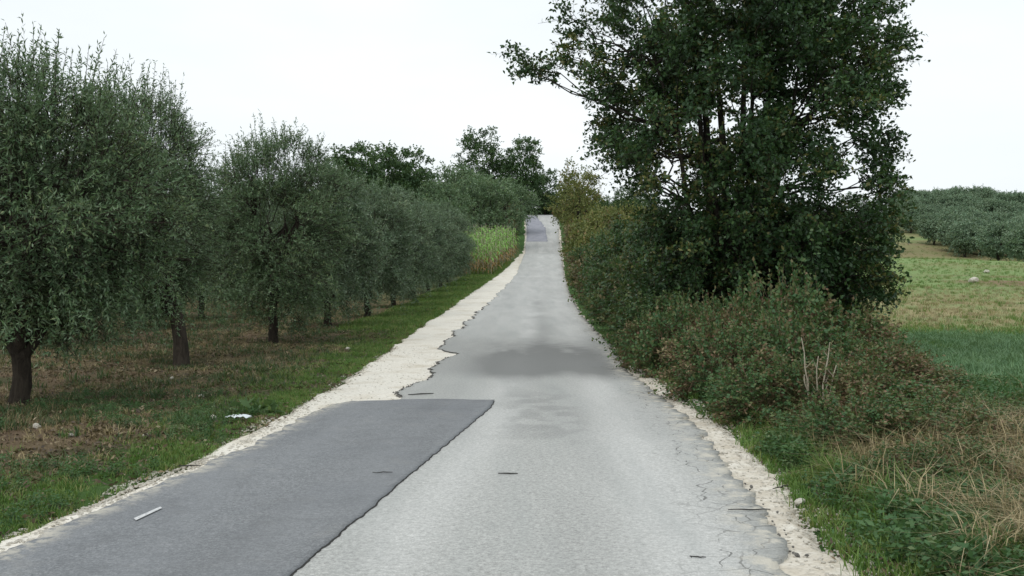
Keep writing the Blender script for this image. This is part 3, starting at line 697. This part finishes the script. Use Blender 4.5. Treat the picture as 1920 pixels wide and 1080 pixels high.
bM = bush_mesh(203, 1.0, 1.2, 70, 14, 8, .065, .045, 'bramble_leaf', .5, .28)
hG = bush_mesh(204, 1.3, 2.6, 70, 14, 8, .12, .08, 'hedge_leaf', .4, .25, clump=.45, TL=.4)
hD = bush_mesh(205, 1.3, 2.8, 75, 14, 8, .11, .075, 'oak_leaf', .55, .25, clump=.45, TL=.4)
hY = bush_mesh(206, 1.4, 2.8, 60, 12, 7, .18, .11, 'yellow_leaf', .4, .3, clump=.5, TL=.45)
hB = bush_mesh(207, 1.3, 2.4, 60, 12, 7, .17, .1, 'brown_leaf', .5, .3, clump=.5, TL=.45)
def bush(nm, ms, x, y, rz, sc, lb, cat='bush', g=None, dz=0): plant_tree(nm, ms, x, y, rz, sc, lb, cat, g, dz)
GB = 'brambles on the bank right of the road'
B = [  # px, d, model, (sx, sz), label
 (1225, 17.8, bM, .6, .75, 'brownish bramble crowding the road edge just beyond the gravel'),
 (1295, 16.6, bG, .8, .95, 'green bramble left of the reddish tangle under the oak'),
 (1380, 16.2, bB, .85, 1.0, 'reddish brown bramble mound in front of the oak trunk'),
 (1465, 17.0, bG, 1.1, 1.25, 'tall green bramble mound rising in front of the oak stems'),
 (1560, 17.0, bM, 1.05, .95, 'mixed green and brown bramble right of the oak trunk'),
 (1640, 16.0, bB, .9, .55, 'brown bramble at the right foot of the oak crown'),
 (1360, 13.4, bM, .8, .75, 'low bramble left of the pale dry stalks'),
 (1480, 13.9, bG, .85, .85, 'dark green bramble right behind the pale dry stalks'),
 (1590, 13.6, bB, .9, .66, 'reddest bramble, just right of the pale dry stalks'),
 (1700, 13.6, bM, .8, .36, 'bramble at the corner of the crop field'),
 (1440, 11.3, bG, .65, .5, 'low green bramble sloping to the gravel in front of the pale stalks'),
 (1560, 11.2, bB, .75, .62, 'brown bramble below the pale dry stalks'),
 (1680, 11.0, bM, .8, .42, 'bramble mound between the stalks and the right edge of the photo'),
 (1800, 10.5, bB, .7, .32, 'brown bramble beside the crop field at the right'),
 (1610, 9.2, bG, .6, .42, 'dark leafy bramble low on the bank above the gravel'),
 (1735, 9.0, bM, .7, .38, 'bramble tangled with dry grass near the right edge'),
 (1880, 8.6, bB, .7, .26, 'brown bramble cut by the right edge of the photo'),
 (1800, 7.6, bM, .5, .3, 'low green and brown bramble swallowed by straw near the bottom right'),
 (1700, 7.4, bG, .4, .26, 'small leafy bramble sprawling among the weeds at the lower right'),
 (1885, 6.9, bM, .4, .18, 'nearest bramble, low among straw at the right edge of the photo'),
 (1780, 9.9, bG, .6, .36, 'green bramble between the brown clump and the straw at the right'),
 (1900, 10.3, bM, .6, .27, 'mixed bramble at the right edge just above the straw'),
 (1890, 12.2, bG, .45, .2, 'small green bramble at the near corner of the field'),
]
for i, (px, d, ms, sx, sz, lb) in enumerate(B): bush('bramble_bush', ms, at(px, d), d, i * 1.7, (sx, sx, sz), lb, 'bramble', GB)
HG = 'hedge shrubs along the right side of the road'
rngh = np.random.default_rng(5)
H = [(20.3, .95, hG, .75, .5, 'low green shrub at the road edge beside the dark asphalt lump'),
     (22.5, 1.3, hD, .8, .7, 'dark shrub between the road and the oak'),
     (24.5, 1.1, hG, .85, .7, 'leafy shrub at the road edge under the left side of the oak'),
     (27, 1.5, hD, .95, .95, 'dark green shrub behind the left skirt of the oak'),
     (30, 1.3, hG, 1.0, .95, 'green shrub by the road left of the oak, second of the tall ones'),
     (33.5, 1.5, hD, 1.05, 1.1, 'dark rounded shrub where the hedge grows taller'),
     (37.5, 1.5, hG, 1.1, 1.15, 'rounded green shrub half way along the hedge'),
     (42, 1.7, hD, 1.1, 1.25, 'tall dark shrub half way along the hedge'),
     (47, 1.6, hG, 1.15, 1.2, 'olive green shrub beyond the tallest dark one'),
     (52.5, 1.6, hB, 1.1, 1.0, 'brownish shrub in the far half of the hedge'),
     (58, 1.7, hG, 1.2, 1.2, 'green shrub with yellow leaves in the far half of the hedge'),
     (64, 1.8, hY, 1.2, 1.2, 'yellow-green shrub in the far half of the hedge'),
     (71, 1.8, hB, 1.2, 1.1, 'russet shrub where the road begins to climb'),
     (78, 1.9, hY, 1.3, 1.3, 'pale yellow-green shrub beside the climbing road'),
     (86, 1.9, hB, 1.3, 1.2, 'orange-brown shrub beside the climbing road'),
     (95, 2.0, hY, 1.3, 1.3, 'yellowing shrub near the transverse joint in the road'),
     (104, 2.1, hB, 1.4, 1.4, 'brown shrub right of the transverse joint in the road')]
for i, (d, off, ms, sx, sz, lb) in enumerate(H): bush('hedge_shrub', ms, float(ROAD_R(d)) + off * (.8 + .25 * sx), d, i * 2.1, (sx, sx, sz), lb, 'shrub', HG)
for i in range(24):                                             # second depth of the hedge
    d = 23 + i * 3.3 + rngh.uniform(-.6, .6); ms = (hG, hD, hY, hB, hG)[rngh.integers(0, 2) if d < 60 else rngh.integers(0, 5)]
    x = float(ROAD_R(d)) + 3.4 + rngh.uniform(-.3, 2.2); s = rngh.uniform(1.0, 1.35)
    if abs(d - 22) < 2.5 and abs(x - 4.95) < 1: continue
    bush('hedge_shrub', ms, x, d, i * 1.1, (s, s, s * 1.05), ORD[i] + ' shrub of the inner hedge line, behind the shrubs at the road edge', 'shrub', 'shrubs of the inner hedge line')
for i in range(9):
    d = 112 + i * 8; x = float(ROAD_R(d)) + 2.9 + rngh.uniform(0, .8)
    bush('hedge_shrub', (hB, hY)[i % 2], x, d, i, 1.25, ORD[i] + ' brownish shrub up the right bank of the steep far road', 'shrub', 'shrubs right of the far road')
for i in range(9):
    d = 116 + i * 8; x = float(GRAV_L(d)) - 2.2 - rngh.uniform(0, .6)
    bush('roadside_shrub', hB, x, d, i, (1, 1, 1.0 + .05 * i), ORD[i] + ' brown shrub up the left bank of the steep far road', 'shrub', 'shrubs left of the far road')
for i in range(10):
    px = 1110 + i * 11; d = 88 + (i % 3) * 7
    bush('hedge_shrub', (hY, hB)[i % 4 == 3], at(px, d), d, i, (1.4, 1.4, 1.5 + .1 * (i % 3)), ORD[i].replace('nearest', 'first') + ' shrub from the left in the scrub between far road and oak', 'shrub', 'shrubs in the scrub beyond the hedge')

# ------------------------------------------------------------------ corn
def corn_meshes(seed):
    rng = np.random.default_rng(seed); V = []; FF = []; T = []
    H = 2.5
    st = tube([(0, 0, -.1), (0, 0, H * .6), (.03, 0, H)], [.022, .016, .006], 5)
    LV = []; LF = []; o = 0
    for i in range(12):
        z = .25 + i * .18; a = i * 2.4 + rng.uniform(-.3, .3); L = .75 if z < 1.6 else .5
        pts = []
        for s in np.linspace(0, 1, 5):
            r = L * s * .8; zz = z + L * (.75 * s - 1.0 * s * s); w = .05 * math.sin(math.pi * min(s * .9 + .12, 1)) + .004
            d = np.array([math.cos(a), math.sin(a), 0]); n = np.array([-d[1], d[0], 0])
            pts += [d * r + [0, 0, zz] - n * w, d * r + [0, 0, zz] + n * w]
        LV += pts
        for s in range(4): LF.append((o + 2 * s, o + 2 * s + 1, o + 2 * s + 3, o + 2 * s + 2)); T.append(0.05 * (z / .9) + rng.uniform(0, .2) if z < .95 else rng.uniform(.4, 1))
        o += 10
    return [('stalk', make_mesh('stalk', *st, [M['dry_stem']])), ('leaves', make_mesh('leaves', np.array(LV), LF, [M['corn_leaf']], fattr={'tint': T}))]
corn = [corn_meshes(s) for s in (1, 2, 3)]
cnt = 0
for r in range(15):
    d = 80 + r * 2.0
    for j in range(18):
        x = float(GRAV_L(d)) - .5 - j * .36 + RNG.uniform(-.08, .08)
        plant_tree('corn_plant', corn[(r + j) % 3], x, d + RNG.uniform(-.4, .4), RNG.uniform(0, 6), RNG.uniform(1.1, 1.4), 'bright green corn plant with browned lower leaves, in the patch beyond the olive row', 'corn', 'corn plants beside the far road')
        cnt += 1

# ------------------------------------------------------------------ scattered ground cover (stuff)
def blade_tuft(name, seed, n, h, w, spread, lean, mat, flop=0.5):
    rng = np.random.default_rng(seed); V = []; FF = []; o = 0
    for i in range(n):
        b = np.append(rng.normal(size=2) * spread, -.01); a = rng.uniform(0, 6.28); d = np.array([math.cos(a), math.sin(a), 0]); s = np.array([-d[1], d[0], 0]) * w * .5
        L = h * rng.uniform(.55, 1.2); ln = lean * rng.uniform(.3, 1.3)
        p1 = b + np.array([0, 0, L * .5]) + d * L * ln * .25; p2 = b + np.array([0, 0, L * (.95 - flop * ln * .4)]) + d * L * ln * .9
        V += [b - s, b + s, p1 + s * .8, p1 - s * .8, p2]; FF += [(o, o + 1, o + 2, o + 3), (o + 3, o + 2, o + 4, o + 4)]; o += 5
    V = np.array(V); quads = [f for f in FF if f[2] != f[3]]; 
    me = bpy.data.meshes.new(name); me.from_pydata(V.tolist(), [], [f if f[2] != f[3] else f[:3] for f in FF]); me.materials.append(mat); me.update()
    return bpy.data.objects.new(name, me)
def weed_tuft(name, seed, n, L, Wd, h, mat):
    rng = np.random.default_rng(seed); P = np.stack([rng.normal(size=n) * .06, rng.normal(size=n) * .06, rng.uniform(0, h, n)], -1)
    D = nrm(np.stack([rng.normal(size=n), rng.normal(size=n), rng.uniform(-.1, .7, n)], -1))
    V, FF = leaves(P, D, L * rng.uniform(.6, 1.3, n), Wd * rng.uniform(.7, 1.2, n), rng=rng)
    return bpy.data.objects.new(name, make_mesh(name, V, FF, [mat]))
def pebble(name, seed, r, mat):
    rng = np.random.default_rng(seed)
    import bmesh
    bm = bmesh.new(); bmesh.ops.create_icosphere(bm, subdivisions=1, radius=r)
    for v in bm.verts: v.co *= rng.uniform(.7, 1.25); v.co.z *= .6
    me = bpy.data.meshes.new(name); bm.to_mesh(me); bm.free(); me.materials.append(mat)
    return bpy.data.objects.new(name, me)
def collect(name, obs):
    c = bpy.data.collections.new(name)
    for o in obs: c.objects.link(o)
    return c
def scatter(name, coll, pts, scl, rng, tilt=.12):
    n = len(pts); me = bpy.data.meshes.new(name); me.vertices.add(n); me.vertices.foreach_set('co', np.asarray(pts, np.float32).ravel()); me.update()
    rot = np.stack([rng.normal(size=n) * tilt, rng.normal(size=n) * tilt, rng.uniform(0, 6.28, n)], -1)
    a = me.attributes.new('rot', 'FLOAT_VECTOR', 'POINT'); a.data.foreach_set('vector', rot.astype(np.float32).ravel())
    a = me.attributes.new('scl', 'FLOAT', 'POINT'); a.data.foreach_set('value', np.asarray(scl, np.float32))
    a = me.attributes.new('pick', 'INT', 'POINT'); a.data.foreach_set('value', rng.integers(0, 1000, n).astype(np.int32))
    o = link(name, me); g = bpy.data.node_groups.new(name, 'GeometryNodeTree')
    g.interface.new_socket('Geometry', in_out='INPUT', socket_type='NodeSocketGeometry'); g.interface.new_socket('Geometry', in_out='OUTPUT', socket_type='NodeSocketGeometry')
    gi = g.nodes.new('NodeGroupInput'); go = g.nodes.new('NodeGroupOutput'); ip = g.nodes.new('GeometryNodeInstanceOnPoints'); ci = g.nodes.new('GeometryNodeCollectionInfo')
    ci.inputs['Collection'].default_value = coll; ci.inputs['Separate Children'].default_value = True; ci.inputs['Reset Children'].default_value = True
    def na(nm, t): nd = g.nodes.new('GeometryNodeInputNamedAttribute'); nd.data_type = t; nd.inputs['Name'].default_value = nm; return nd.outputs['Attribute']
    L = g.links.new
    L(gi.outputs[0], ip.inputs['Points']); L(ci.outputs[0], ip.inputs['Instance']); ip.inputs['Pick Instance'].default_value = True
    L(na('pick', 'INT'), ip.inputs['Instance Index']); L(na('rot', 'FLOAT_VECTOR'), ip.inputs['Rotation']); L(na('scl', 'FLOAT'), ip.inputs['Scale'])
    L(ip.outputs[0], go.inputs[0])
    md = o.modifiers.new('scatter', 'NODES'); md.node_group = g
    return o
def rand_pts(n, x0, x1, y0, y1, dens, rng, pw=1.0):
    """n points, x given as functions of y, kept with probability dens(x, y)"""
    y = y0 + (y1 - y0) * rng.uniform(0, 1, n) ** pw
    a = x0(y) if callable(x0) else x0; b = x1(y) if callable(x1) else x1
    x = a + (b - a) * rng.uniform(0, 1, n)
    k = rng.uniform(0, 1, n) < dens(x, y); x = x[k]; y = y[k]
    px = x / np.maximum(y, .1) * F
    k = (np.abs(px) < 1250); x = x[k]; y = y[k]
    return np.stack([x, y, ground_z(x, y)], -1)
rg = np.random.default_rng(99)
cGreen = collect('green_tufts', [blade_tuft('green_tuft', i, 14, .1, .009, .05, .7, M['grass_green']) for i in range(4)])
cDark = collect('dark_tufts', [blade_tuft('dark_tuft', 10 + i, 14, .1, .01, .06, .8, M['grass_dark']) for i in range(4)])
cDry = collect('dry_tufts', [blade_tuft('dry_tuft', 20 + i, 12, .13, .007, .05, 1.0, M['grass_dry']) for i in range(4)])
cLong = collect('long_dry_tufts', [blade_tuft('long_dry_tuft', 30 + i, 30, .46, .0055, .07, 1.3, M['grass_dry'], .8) for i in range(4)])
cLongG = collect('long_green_tufts', [blade_tuft('long_green_tuft', 40 + i, 22, .34, .01, .07, 1.2, M['grass_green'], .7) for i in range(3)])
cTeal = collect('crop_tufts', [blade_tuft('crop_tuft', 50 + i, 16, .16, .014, .08, .8, M['grass_teal']) for i in range(3)])
cWeed = collect('weeds', [weed_tuft('weed', 60 + i, 60, .045, .024, .2, M['weed_leaf']) for i in range(4)])
cPeb = collect('pebbles', [pebble('pebble', 70 + i, .017, M['limestone']) for i in range(4)])
gl = GRAV_L; gr = GRAV_R
def S(nm, coll, n, x0, x1, y0, y1, dens, smin, smax, label=None, pw=1.0, grow=0):
    p = rand_pts(n, x0, x1, y0, y1, dens, rg, pw); s = rg.uniform(smin, smax, len(p)) * (1 + grow * p[:, 1])
    o = scatter(nm, coll, p, s, rg); o['kind'] = 'stuff'; tag(o, label, 'grass' if 'pebble' not in nm else 'gravel'); return o
patch = lambda sd, f, a, b: (lambda x, y: sm(fbm(x * f, y * f, sd, 3), a, b))
S('verge_grass', cGreen, 22000, lambda y: gl(y) - 1.9, lambda y: gl(y) + .02, 4, 30, lambda x, y: (.05 + .95 * sm(x - gl(y), -1.1 - .03 * y, -.3)) * (.15 + .85 * sm(fbm(x, y, 81, 3), .38, .58)), .4, .85, 'short bright green grass along the left gravel shoulder', .9, .008)
S('verge_grass', cGreen, 12000, lambda y: gl(y) - 2.4, lambda y: gl(y), 30, 95, lambda x, y: .8 + 0 * x, 1.1, 2.0, 'green grass along the far left side of the road, up to the corn')
S('orchard_grass', cDark, 34000, lambda y: -.55 * y - 3, lambda y: gl(y) - .5, 4, 45, lambda x, y: .04 + .8 * sm(fbm(x * .9, y * .9, 82, 3), .45, .62) * (.3 + .5 * (1 - sm(y, 8, 14))), .6, 1.3, 'patchy dark green grass under the olive trees', .8, .012)
S('orchard_dry_grass', cDry, 30000, lambda y: -.55 * y - 3, lambda y: gl(y) - .8, 4, 50, lambda x, y: .1 + .45 * sm(fbm(x * .7, y * .7, 83, 3), .4, .6), .35, .8, 'thin straw-coloured grass on the brown soil under the olive trees', .8, .012)
S('orchard_weeds', cWeed, 2400, lambda y: gl(y) - 3.5, lambda y: gl(y) - .1, 4.5, 14, patch(84, 1.2, .52, .64), .3, .6, 'low leafy weeds between the grass and the left gravel')
S('bank_weeds', cWeed, 9000, lambda y: gr(y) + .12, lambda y: gr(y) + 3.0, 4.6, 20, lambda x, y: (1 - .93 * sm(x - gr(y), .7, 1.5)) * sm(fbm(x * 1.1, y * 1.1, 85, 3), .33, .5), .5, 1.15, 'dark green leafy weeds above the right gravel shoulder')
S('bank_herbs', cWeed, 9000, lambda y: gr(y) + 1.0, lambda y: gr(y) + 5.2, 4.5, 15, lambda x, y: .85 * sm(fbm(x * 1.4, y * 1.4, 103, 3), .42, .58), .5, 1.3, 'leafy herbs tangled with straw at the lower right')
S('bank_grass', cGreen, 12000, lambda y: gr(y) - .02, lambda y: gr(y) + 2.4, 4.5, 22, lambda x, y: .12 + .88 * sm(fbm(x * 1.5, y * 1.5, 101, 3), .38, .6), .5, 1.3, 'green grass at the foot of the right-hand bank', 1.0)
S('long_green_grass', cLongG, 3600, lambda y: gr(y) + .35, lambda y: gr(y) + 4.2, 4.6, 13, lambda x, y: .8 * sm(fbm(x, y, 86, 3), .4, .6), .6, 1.1, 'long arching green grass on the right-hand bank')
S('long_dry_grass', cLong, 5200, lambda y: gr(y) + .35, lambda y: gr(y) + 5.5, 4.4, 14, lambda x, y: (.08 + sm(x - gr(y), .5, 1.3)) * (1 - .75 * sm(y, 7.5, 12)) * (1 - .9 * sm(x - .02 * y, 4.4, 5.4) * sm(y, 8, 10)) * (.3 + .8 * sm(fbm(x * 1.6, y * 1.6, 87, 3), .34, .62)), .5, 1.3, 'long straw-coloured grass arching over the bank in the lower right corner')
S('bank_straw', cDry, 16000, lambda y: gr(y) + .2, lambda y: gr(y) + 5, 4.5, 17, lambda x, y: .5 * sm(x - gr(y), .2, 1.5) * (1 - .8 * sm(x - .02 * y, 4.4, 5.4) * sm(y, 8, 10)), .8, 2.0, 'broken straw among the weeds of the right-hand bank')
S('crop', cTeal, 26000, lambda y: 5.5 + .03 * y, lambda y: .56 * y + 1, 14.5, 35, lambda x, y: (.1 + .6 * sm(fbm(x * .5, y * .5, 89, 3), .35, .6)) * sm(y, 14.5, 18) * (1 - sm(y, 29, 35)), .6, 1.2, 'low bluish green crop in the field at the right', 1.1, .01)
S('field_grass', cGreen, 26000, lambda y: 4.6 + .02 * y, lambda y: .56 * y + 1, 9.5, 17, lambda x, y: .75 * sm(fbm(x, y, 88, 3), .35, .5), .5, 1.1, 'light green grass at the near end of the field')
S('field_grass', cGreen, 22000, lambda y: 5 + .03 * y, lambda y: .56 * y + 1, 15, 36, lambda x, y: .6 * sm(fbm(x * .7, y * .5, 94, 3), .4, .6), .7, 1.5, 'light grass breaking up the low crop in the field')
S('field_grass', cGreen, 16000, lambda y: 6 + .03 * y, lambda y: .56 * y + 1, 32, 140, lambda x, y: (.25 + .35 * sm(np.abs(y - 50 - 14 * (fbm(x * .1, y * .2, 96) - .5)), 6, 18)) * (.4 + .9 * fbm(x * .3, y * .3, 97)), 1.2, 2.6, 'green grass across the far half of the field', 1.3)
S('field_straw', cDry, 16000, lambda y: 6 + .03 * y, lambda y: .56 * y + 1, 34, 140, lambda x, y: (.9 - .7 * sm(np.abs(y - 50 - 14 * (fbm(x * .1, y * .2, 96) - .5)), 6, 18)) * (.3 + fbm(x * .4, y * .3, 98)), .9, 2.0, 'tan stubble in a band across the field', 1.3)
M['litter_leaf'] = leaf_mat('litter_leaf', [(0, (.055, .04, .028)), (.5, (.115, .082, .048)), (.9, (.2, .15, .085)), (1, (.32, .27, .18))], per='r', trans=.1)
cLit = collect('fallen_leaves', [weed_tuft('fallen_leaf', 110 + i, 7, .045, .02, .012, M['litter_leaf']) for i in range(4)])
S('fallen_leaves', cLit, 19000, lambda y: -.55 * y - 3, lambda y: gl(y) + .05, 4.5, 34, lambda x, y: .25 + .75 * sm(fbm(x * .8, y * .8, 102, 3), .35, .55), .5, 1.3, 'brown fallen leaves lying under the olive trees', .9, .01)
S('bank_fallen_leaves', cLit, 9000, lambda y: ROAD_R(y) + .0, lambda y: gr(y) + 2.5, 4.5, 20, lambda x, y: .08 + .8 * sm(x, gr(y) - .05, gr(y) + .2), .5, 1.2, 'brown fallen leaves along the right verge')
# loose stones of the shoulders
S('left_gravel_pebbles', cPeb, 9000, lambda y: gl(y) - .12, lambda y: np.minimum(np.where(y < 13, PATCH_L(y), ROAD_L(y)) - .02, gl(y) + 1.4), 4.6, 24, lambda x, y: .07 + .93 * (1 - sm(np.abs(x - gl(y)), .0, .35)), .25, 1.1, 'loose white stones of the left gravel shoulder', 1.2)
for o_ in (bpy.data.objects['left_gravel_pebbles'],): pass
S('right_gravel_pebbles', cPeb, 6000, lambda y: ROAD_R(y) + .02, lambda y: gr(y) + .25, 4.6, 18, lambda x, y: .3 + .7 * sm(x, gr(y) - .25, gr(y)), .25, 1.1, 'loose white stones of the right gravel shoulder', 1.1)
for nm in ('left_gravel_pebbles', 'right_gravel_pebbles'):
    me = bpy.data.objects[nm].data; co = np.empty(len(me.vertices) * 3, np.float32); me.vertices.foreach_get('co', co); co = co.reshape(-1, 3)
    x, y = co[:, 0].astype(float), co[:, 1].astype(float); m = np.minimum(x - gl(y), gr(y) - x)
    co[:, 2] = np.maximum(ground_z(x, y), hz(x, y) + .012 - .1 * (1 - sm(m + .1, 0, .22)) + (fbm(x * 3, y * 3, 71, 3) - .5) * .05) + .002
    me.vertices.foreach_set('co', co.ravel())

cCr = collect('crumbs', [pebble('crumb', 90 + i, .013, M['crumb']) for i in range(4)])
def crumb_line(name, fx, y0, y1, n, sp, label):
    y = y0 + (y1 - y0) * rg.uniform(0, 1, n) ** 1.2; keep_ = fbm(y * 1.3, y * 0, 95, 3) > .44; y = y[keep_]; x = fx(y) + rg.normal(size=len(y)) * sp
    o = scatter(name, cCr, np.stack([x, y, hz(x, y) + .022], -1), rg.uniform(.3, 1.2, len(y)) * (1 + .015 * y), rg, .6); o['kind'] = 'stuff'; tag(o, label, 'rubble')
crumb_line('left_asphalt_crumbs', lambda y: ROAD_L(y) + notch(y) - .02, 13.6, 45, 2600, .025, 'dark crumbs along the broken left margin of the old asphalt')
crumb_line('right_asphalt_crumbs', lambda y: ROAD_R(y) + .0, 4.8, 20, 260, .05, 'dark crumbs scattered along the broken right margin of the road')
# ------------------------------------------------------------------ single small things
def surf_pt(px, py, h=0):
    d = F * (CAM_H - h) / (py - HY); return at(px, d), d
def rock(seed, sx, sy, sz, name='stone', mat='limestone'):
    import bmesh
    rng = np.random.default_rng(seed); bm = bmesh.new(); bmesh.ops.create_icosphere(bm, subdivisions=2, radius=1)
    dirs = nrm(rng.normal(size=(7, 3)))
    for v in bm.verts:
        p = np.array(v.co)
        for d in dirs:
            e = p @ d - .72
            if e > 0: p = p - d * e * .9
        p = p * (1 + rng.normal() * .03); v.co = (p[0] * sx, p[1] * sy, p[2] * sz)
    me = bpy.data.meshes.new(name); bm.to_mesh(me); bm.free(); me.materials.append(M[mat]); return me
STONES = [(68, 806, .05, 'white stone lying on the bare soil near the first olive trunk'), (214, 794, .03, 'small white stone on the soil midway between the first olive trunk and the gravel'),
          (244, 801, .035, 'small white stone just right of a similar one in the orchard'), (276, 742, .035, 'white stone on dark grass between the first two olive trunks'),
          (376, 748, .05, 'upright pale stone in the grass right of the second olive trunk'), (322, 713, .04, 'pale stone a little in front of the second olive trunk'),
          (400, 791, .045, 'oblong pale stone by the verge left of the pale litter'), (272, 828, .03, 'tiny white stone near the green verge'), (652, 661, .07, 'pale stone in the grass near the wide part of the gravel'),
          (133, 832, .03, 'little pale stone on reddish soil in the lower left')]
for i, (px, py, r, lb) in enumerate(STONES):
    x, d = surf_pt(px, py); o = link('stone', rock(300 + i, r, r * .8, r * .7), loc=(x, d, float(ground_z(x, d)) + r * .55)); o.rotation_euler = (.2, .1, i); tag(o, lb, 'stone', 'pale stones in the orchard')
FS = [(1745, 700, .09, 'pale stone at the near left corner of the crop'), (1850, 512, .3, 'white rock on the green strip below the field-edge olives'), (1825, 530, .38, 'largest white rock, on the reddish patch of the field'),
      (1800, 742, .07, 'small pale stone in the light grass at the right'), (1862, 747, .06, 'pale stone in the near field grass, lower of two'), (1905, 735, .08, 'pale stone in the field grass at the right edge'), (1835, 765, .07, 'stone in the grass where the brambles meet the field'), (1868, 780, .05, 'tiny stone nearest the camera in the field grass'), (1790, 668, .09, 'whitish stone within the crop')]
for i, (px, py, r, lb) in enumerate(FS):
    d = 40.
    ds = np.arange(8, 170, .25); zz = ground_z(at(px, ds), ds); yy = HY - (zz - CAM_H) * F / ds; d = float(ds[np.argmin(np.abs(yy - py))]); x = at(px, d)
    o = link('stone', rock(320 + i, r * 1.2, r * .8, r * .6), loc=(x, d, float(ground_z(x, d)) + r * .5)); o.rotation_euler = (0, .1, i); tag(o, lb, 'stone', 'pale stones in the right-hand field')
x, d = surf_pt(1500, 950); o = link('stone', rock(340, .045, .035, .028), loc=(x, d, float(ground_z(x, d)) + .05)); tag(o, 'chunky white stone at the inner edge of the weeds beside the right gravel', 'stone')
x, d = surf_pt(1167, 691); o = link('asphalt_lump', rock(341, .1, .12, .055, 'asphalt_lump', 'tar'), loc=(x + .05, d, float(hz(x, d)) + .05)); tag(o, 'black lump of broken asphalt at the right edge of the road', 'rubble')
# crumpled pale litter at the verge
rl = np.random.default_rng(4); g = 9; gx, gy = np.meshgrid(np.linspace(-.14, .14, g), np.linspace(-.07, .07, g)); gz = .03 + rl.uniform(0, .045, gx.shape) * (1 - (gx / .2) ** 2)
id_ = np.arange(g * g).reshape(g, g); FL = np.stack([id_[:-1, :-1], id_[:-1, 1:], id_[1:, 1:], id_[1:, :-1]], -1).reshape(-1, 4)
x, d = surf_pt(447, 792); o = link('litter_sheet', make_mesh('litter_sheet', np.stack([gx, gy, gz], -1).reshape(-1, 3), FL, [M['litter']]), loc=(x, d, float(ground_z(x, d)) + .02)); tag(o, 'crumpled pale blue-white sheet of litter in the green verge', 'litter')
sd_ = o.modifiers.new('thick', 'SOLIDIFY'); sd_.thickness = .003
# leafy broad weed beside the litter
rw = np.random.default_rng(6); nL = 46; P = np.stack([rw.normal(size=nL) * .13, rw.normal(size=nL) * .08, rw.uniform(0, .12, nL)], -1); D = nrm(np.stack([rw.normal(size=nL), rw.normal(size=nL), rw.uniform(.1, .7, nL)], -1))
V, FF = leaves(P, D, .17, .08, rng=rw)
x, d = surf_pt(480, 780); o = link('broadleaf_weed', make_mesh('broadleaf_weed', V, FF, [M['weed_leaf']]), loc=(x, d, float(ground_z(x, d)))); tag(o, 'broad-leaved dark green weed growing on the verge just behind the litter', 'weed')
# twigs
def twig_thing(px, py, L, ang, lb, zo, mat='tar', r=.006, seed=0):
    rng = np.random.default_rng(seed); x, d = surf_pt(px, py, zo)
    t = np.linspace(-.5, .5, 7); P = np.stack([t * L * math.cos(ang), t * L * math.sin(ang), r + 0 * t], -1) + rng.normal(size=(7, 3)) * [.008, .008, .001]
    o = link('stick', make_mesh('stick', *tube(P, r * .6 * (1.2 - np.abs(t)), 5), [M[mat]]), loc=(x, d, float(hz(x, d)) + zo)); tag(o, lb, 'stick')
twig_thing(953, 890, .17, .05, 'short dark stick lying crosswise in the middle of the pale road', .042, r=.009, seed=1)
twig_thing(1310, 1047, .08, .0, 'tiny dark stick near the bottom of the road at the right', .042, seed=2)
twig_thing(352, 875, .2, .1, 'dark stick on the left gravel beside the new asphalt', .02, r=.008, seed=3)
twig_thing(718, 887, .16, .2, 'thin brown stick on the dark new asphalt', .056, seed=4)
twig_thing(1465, 915, .2, .7, 'dark stick across the right gravel shoulder', .02, r=.008, seed=5)
twig_thing(1405, 958, .3, .02, 'long dark stick pointing from the right gravel onto the asphalt', .045, r=.007, seed=6)
twig_thing(790, 740, .4, .5, 'dark curved stick beside the far corner of the new asphalt', .042, r=.014, seed=7)
# pale dry stalks
r = empty('dry_stalks', (at(1503, 11.3), 11.3, float(ground_z(at(1503, 11.3), 11.3)))); tag(r, 'cluster of pale bleached stalks standing in front of the brambles', 'dead plant')
rs = np.random.default_rng(8)
for i, (dx, h, tx) in enumerate([(-.05, 1.0, -.1), (.0, .8, .02), (.04, .95, .1), (-.03, .6, -.12), (.07, .7, .16), (.02, .5, .1)]):
    t = np.linspace(0, 1, 7); P = np.stack([dx + tx * t ** 1.5 + rs.normal(size=7) * .008, -.55 + rs.normal(size=7) * .01, h * t], -1); parts = [tube(P, .013 * (1.1 - .7 * t), 5)]
    for q in range(4):
        b = P[2 + q]; e = b + np.array([rs.uniform(-.09, .09), rs.uniform(-.05, .05), rs.uniform(.06, .14)]); parts.append(tube([b, (b + e) / 2 + [0, 0, -.01], e], [.004, .003, .0015], 4))
    link('stalk', make_mesh('stalk', *join(parts), [M['dry_stem']]), r)
print('objects', len(bpy.data.objects), 'corn', cnt)
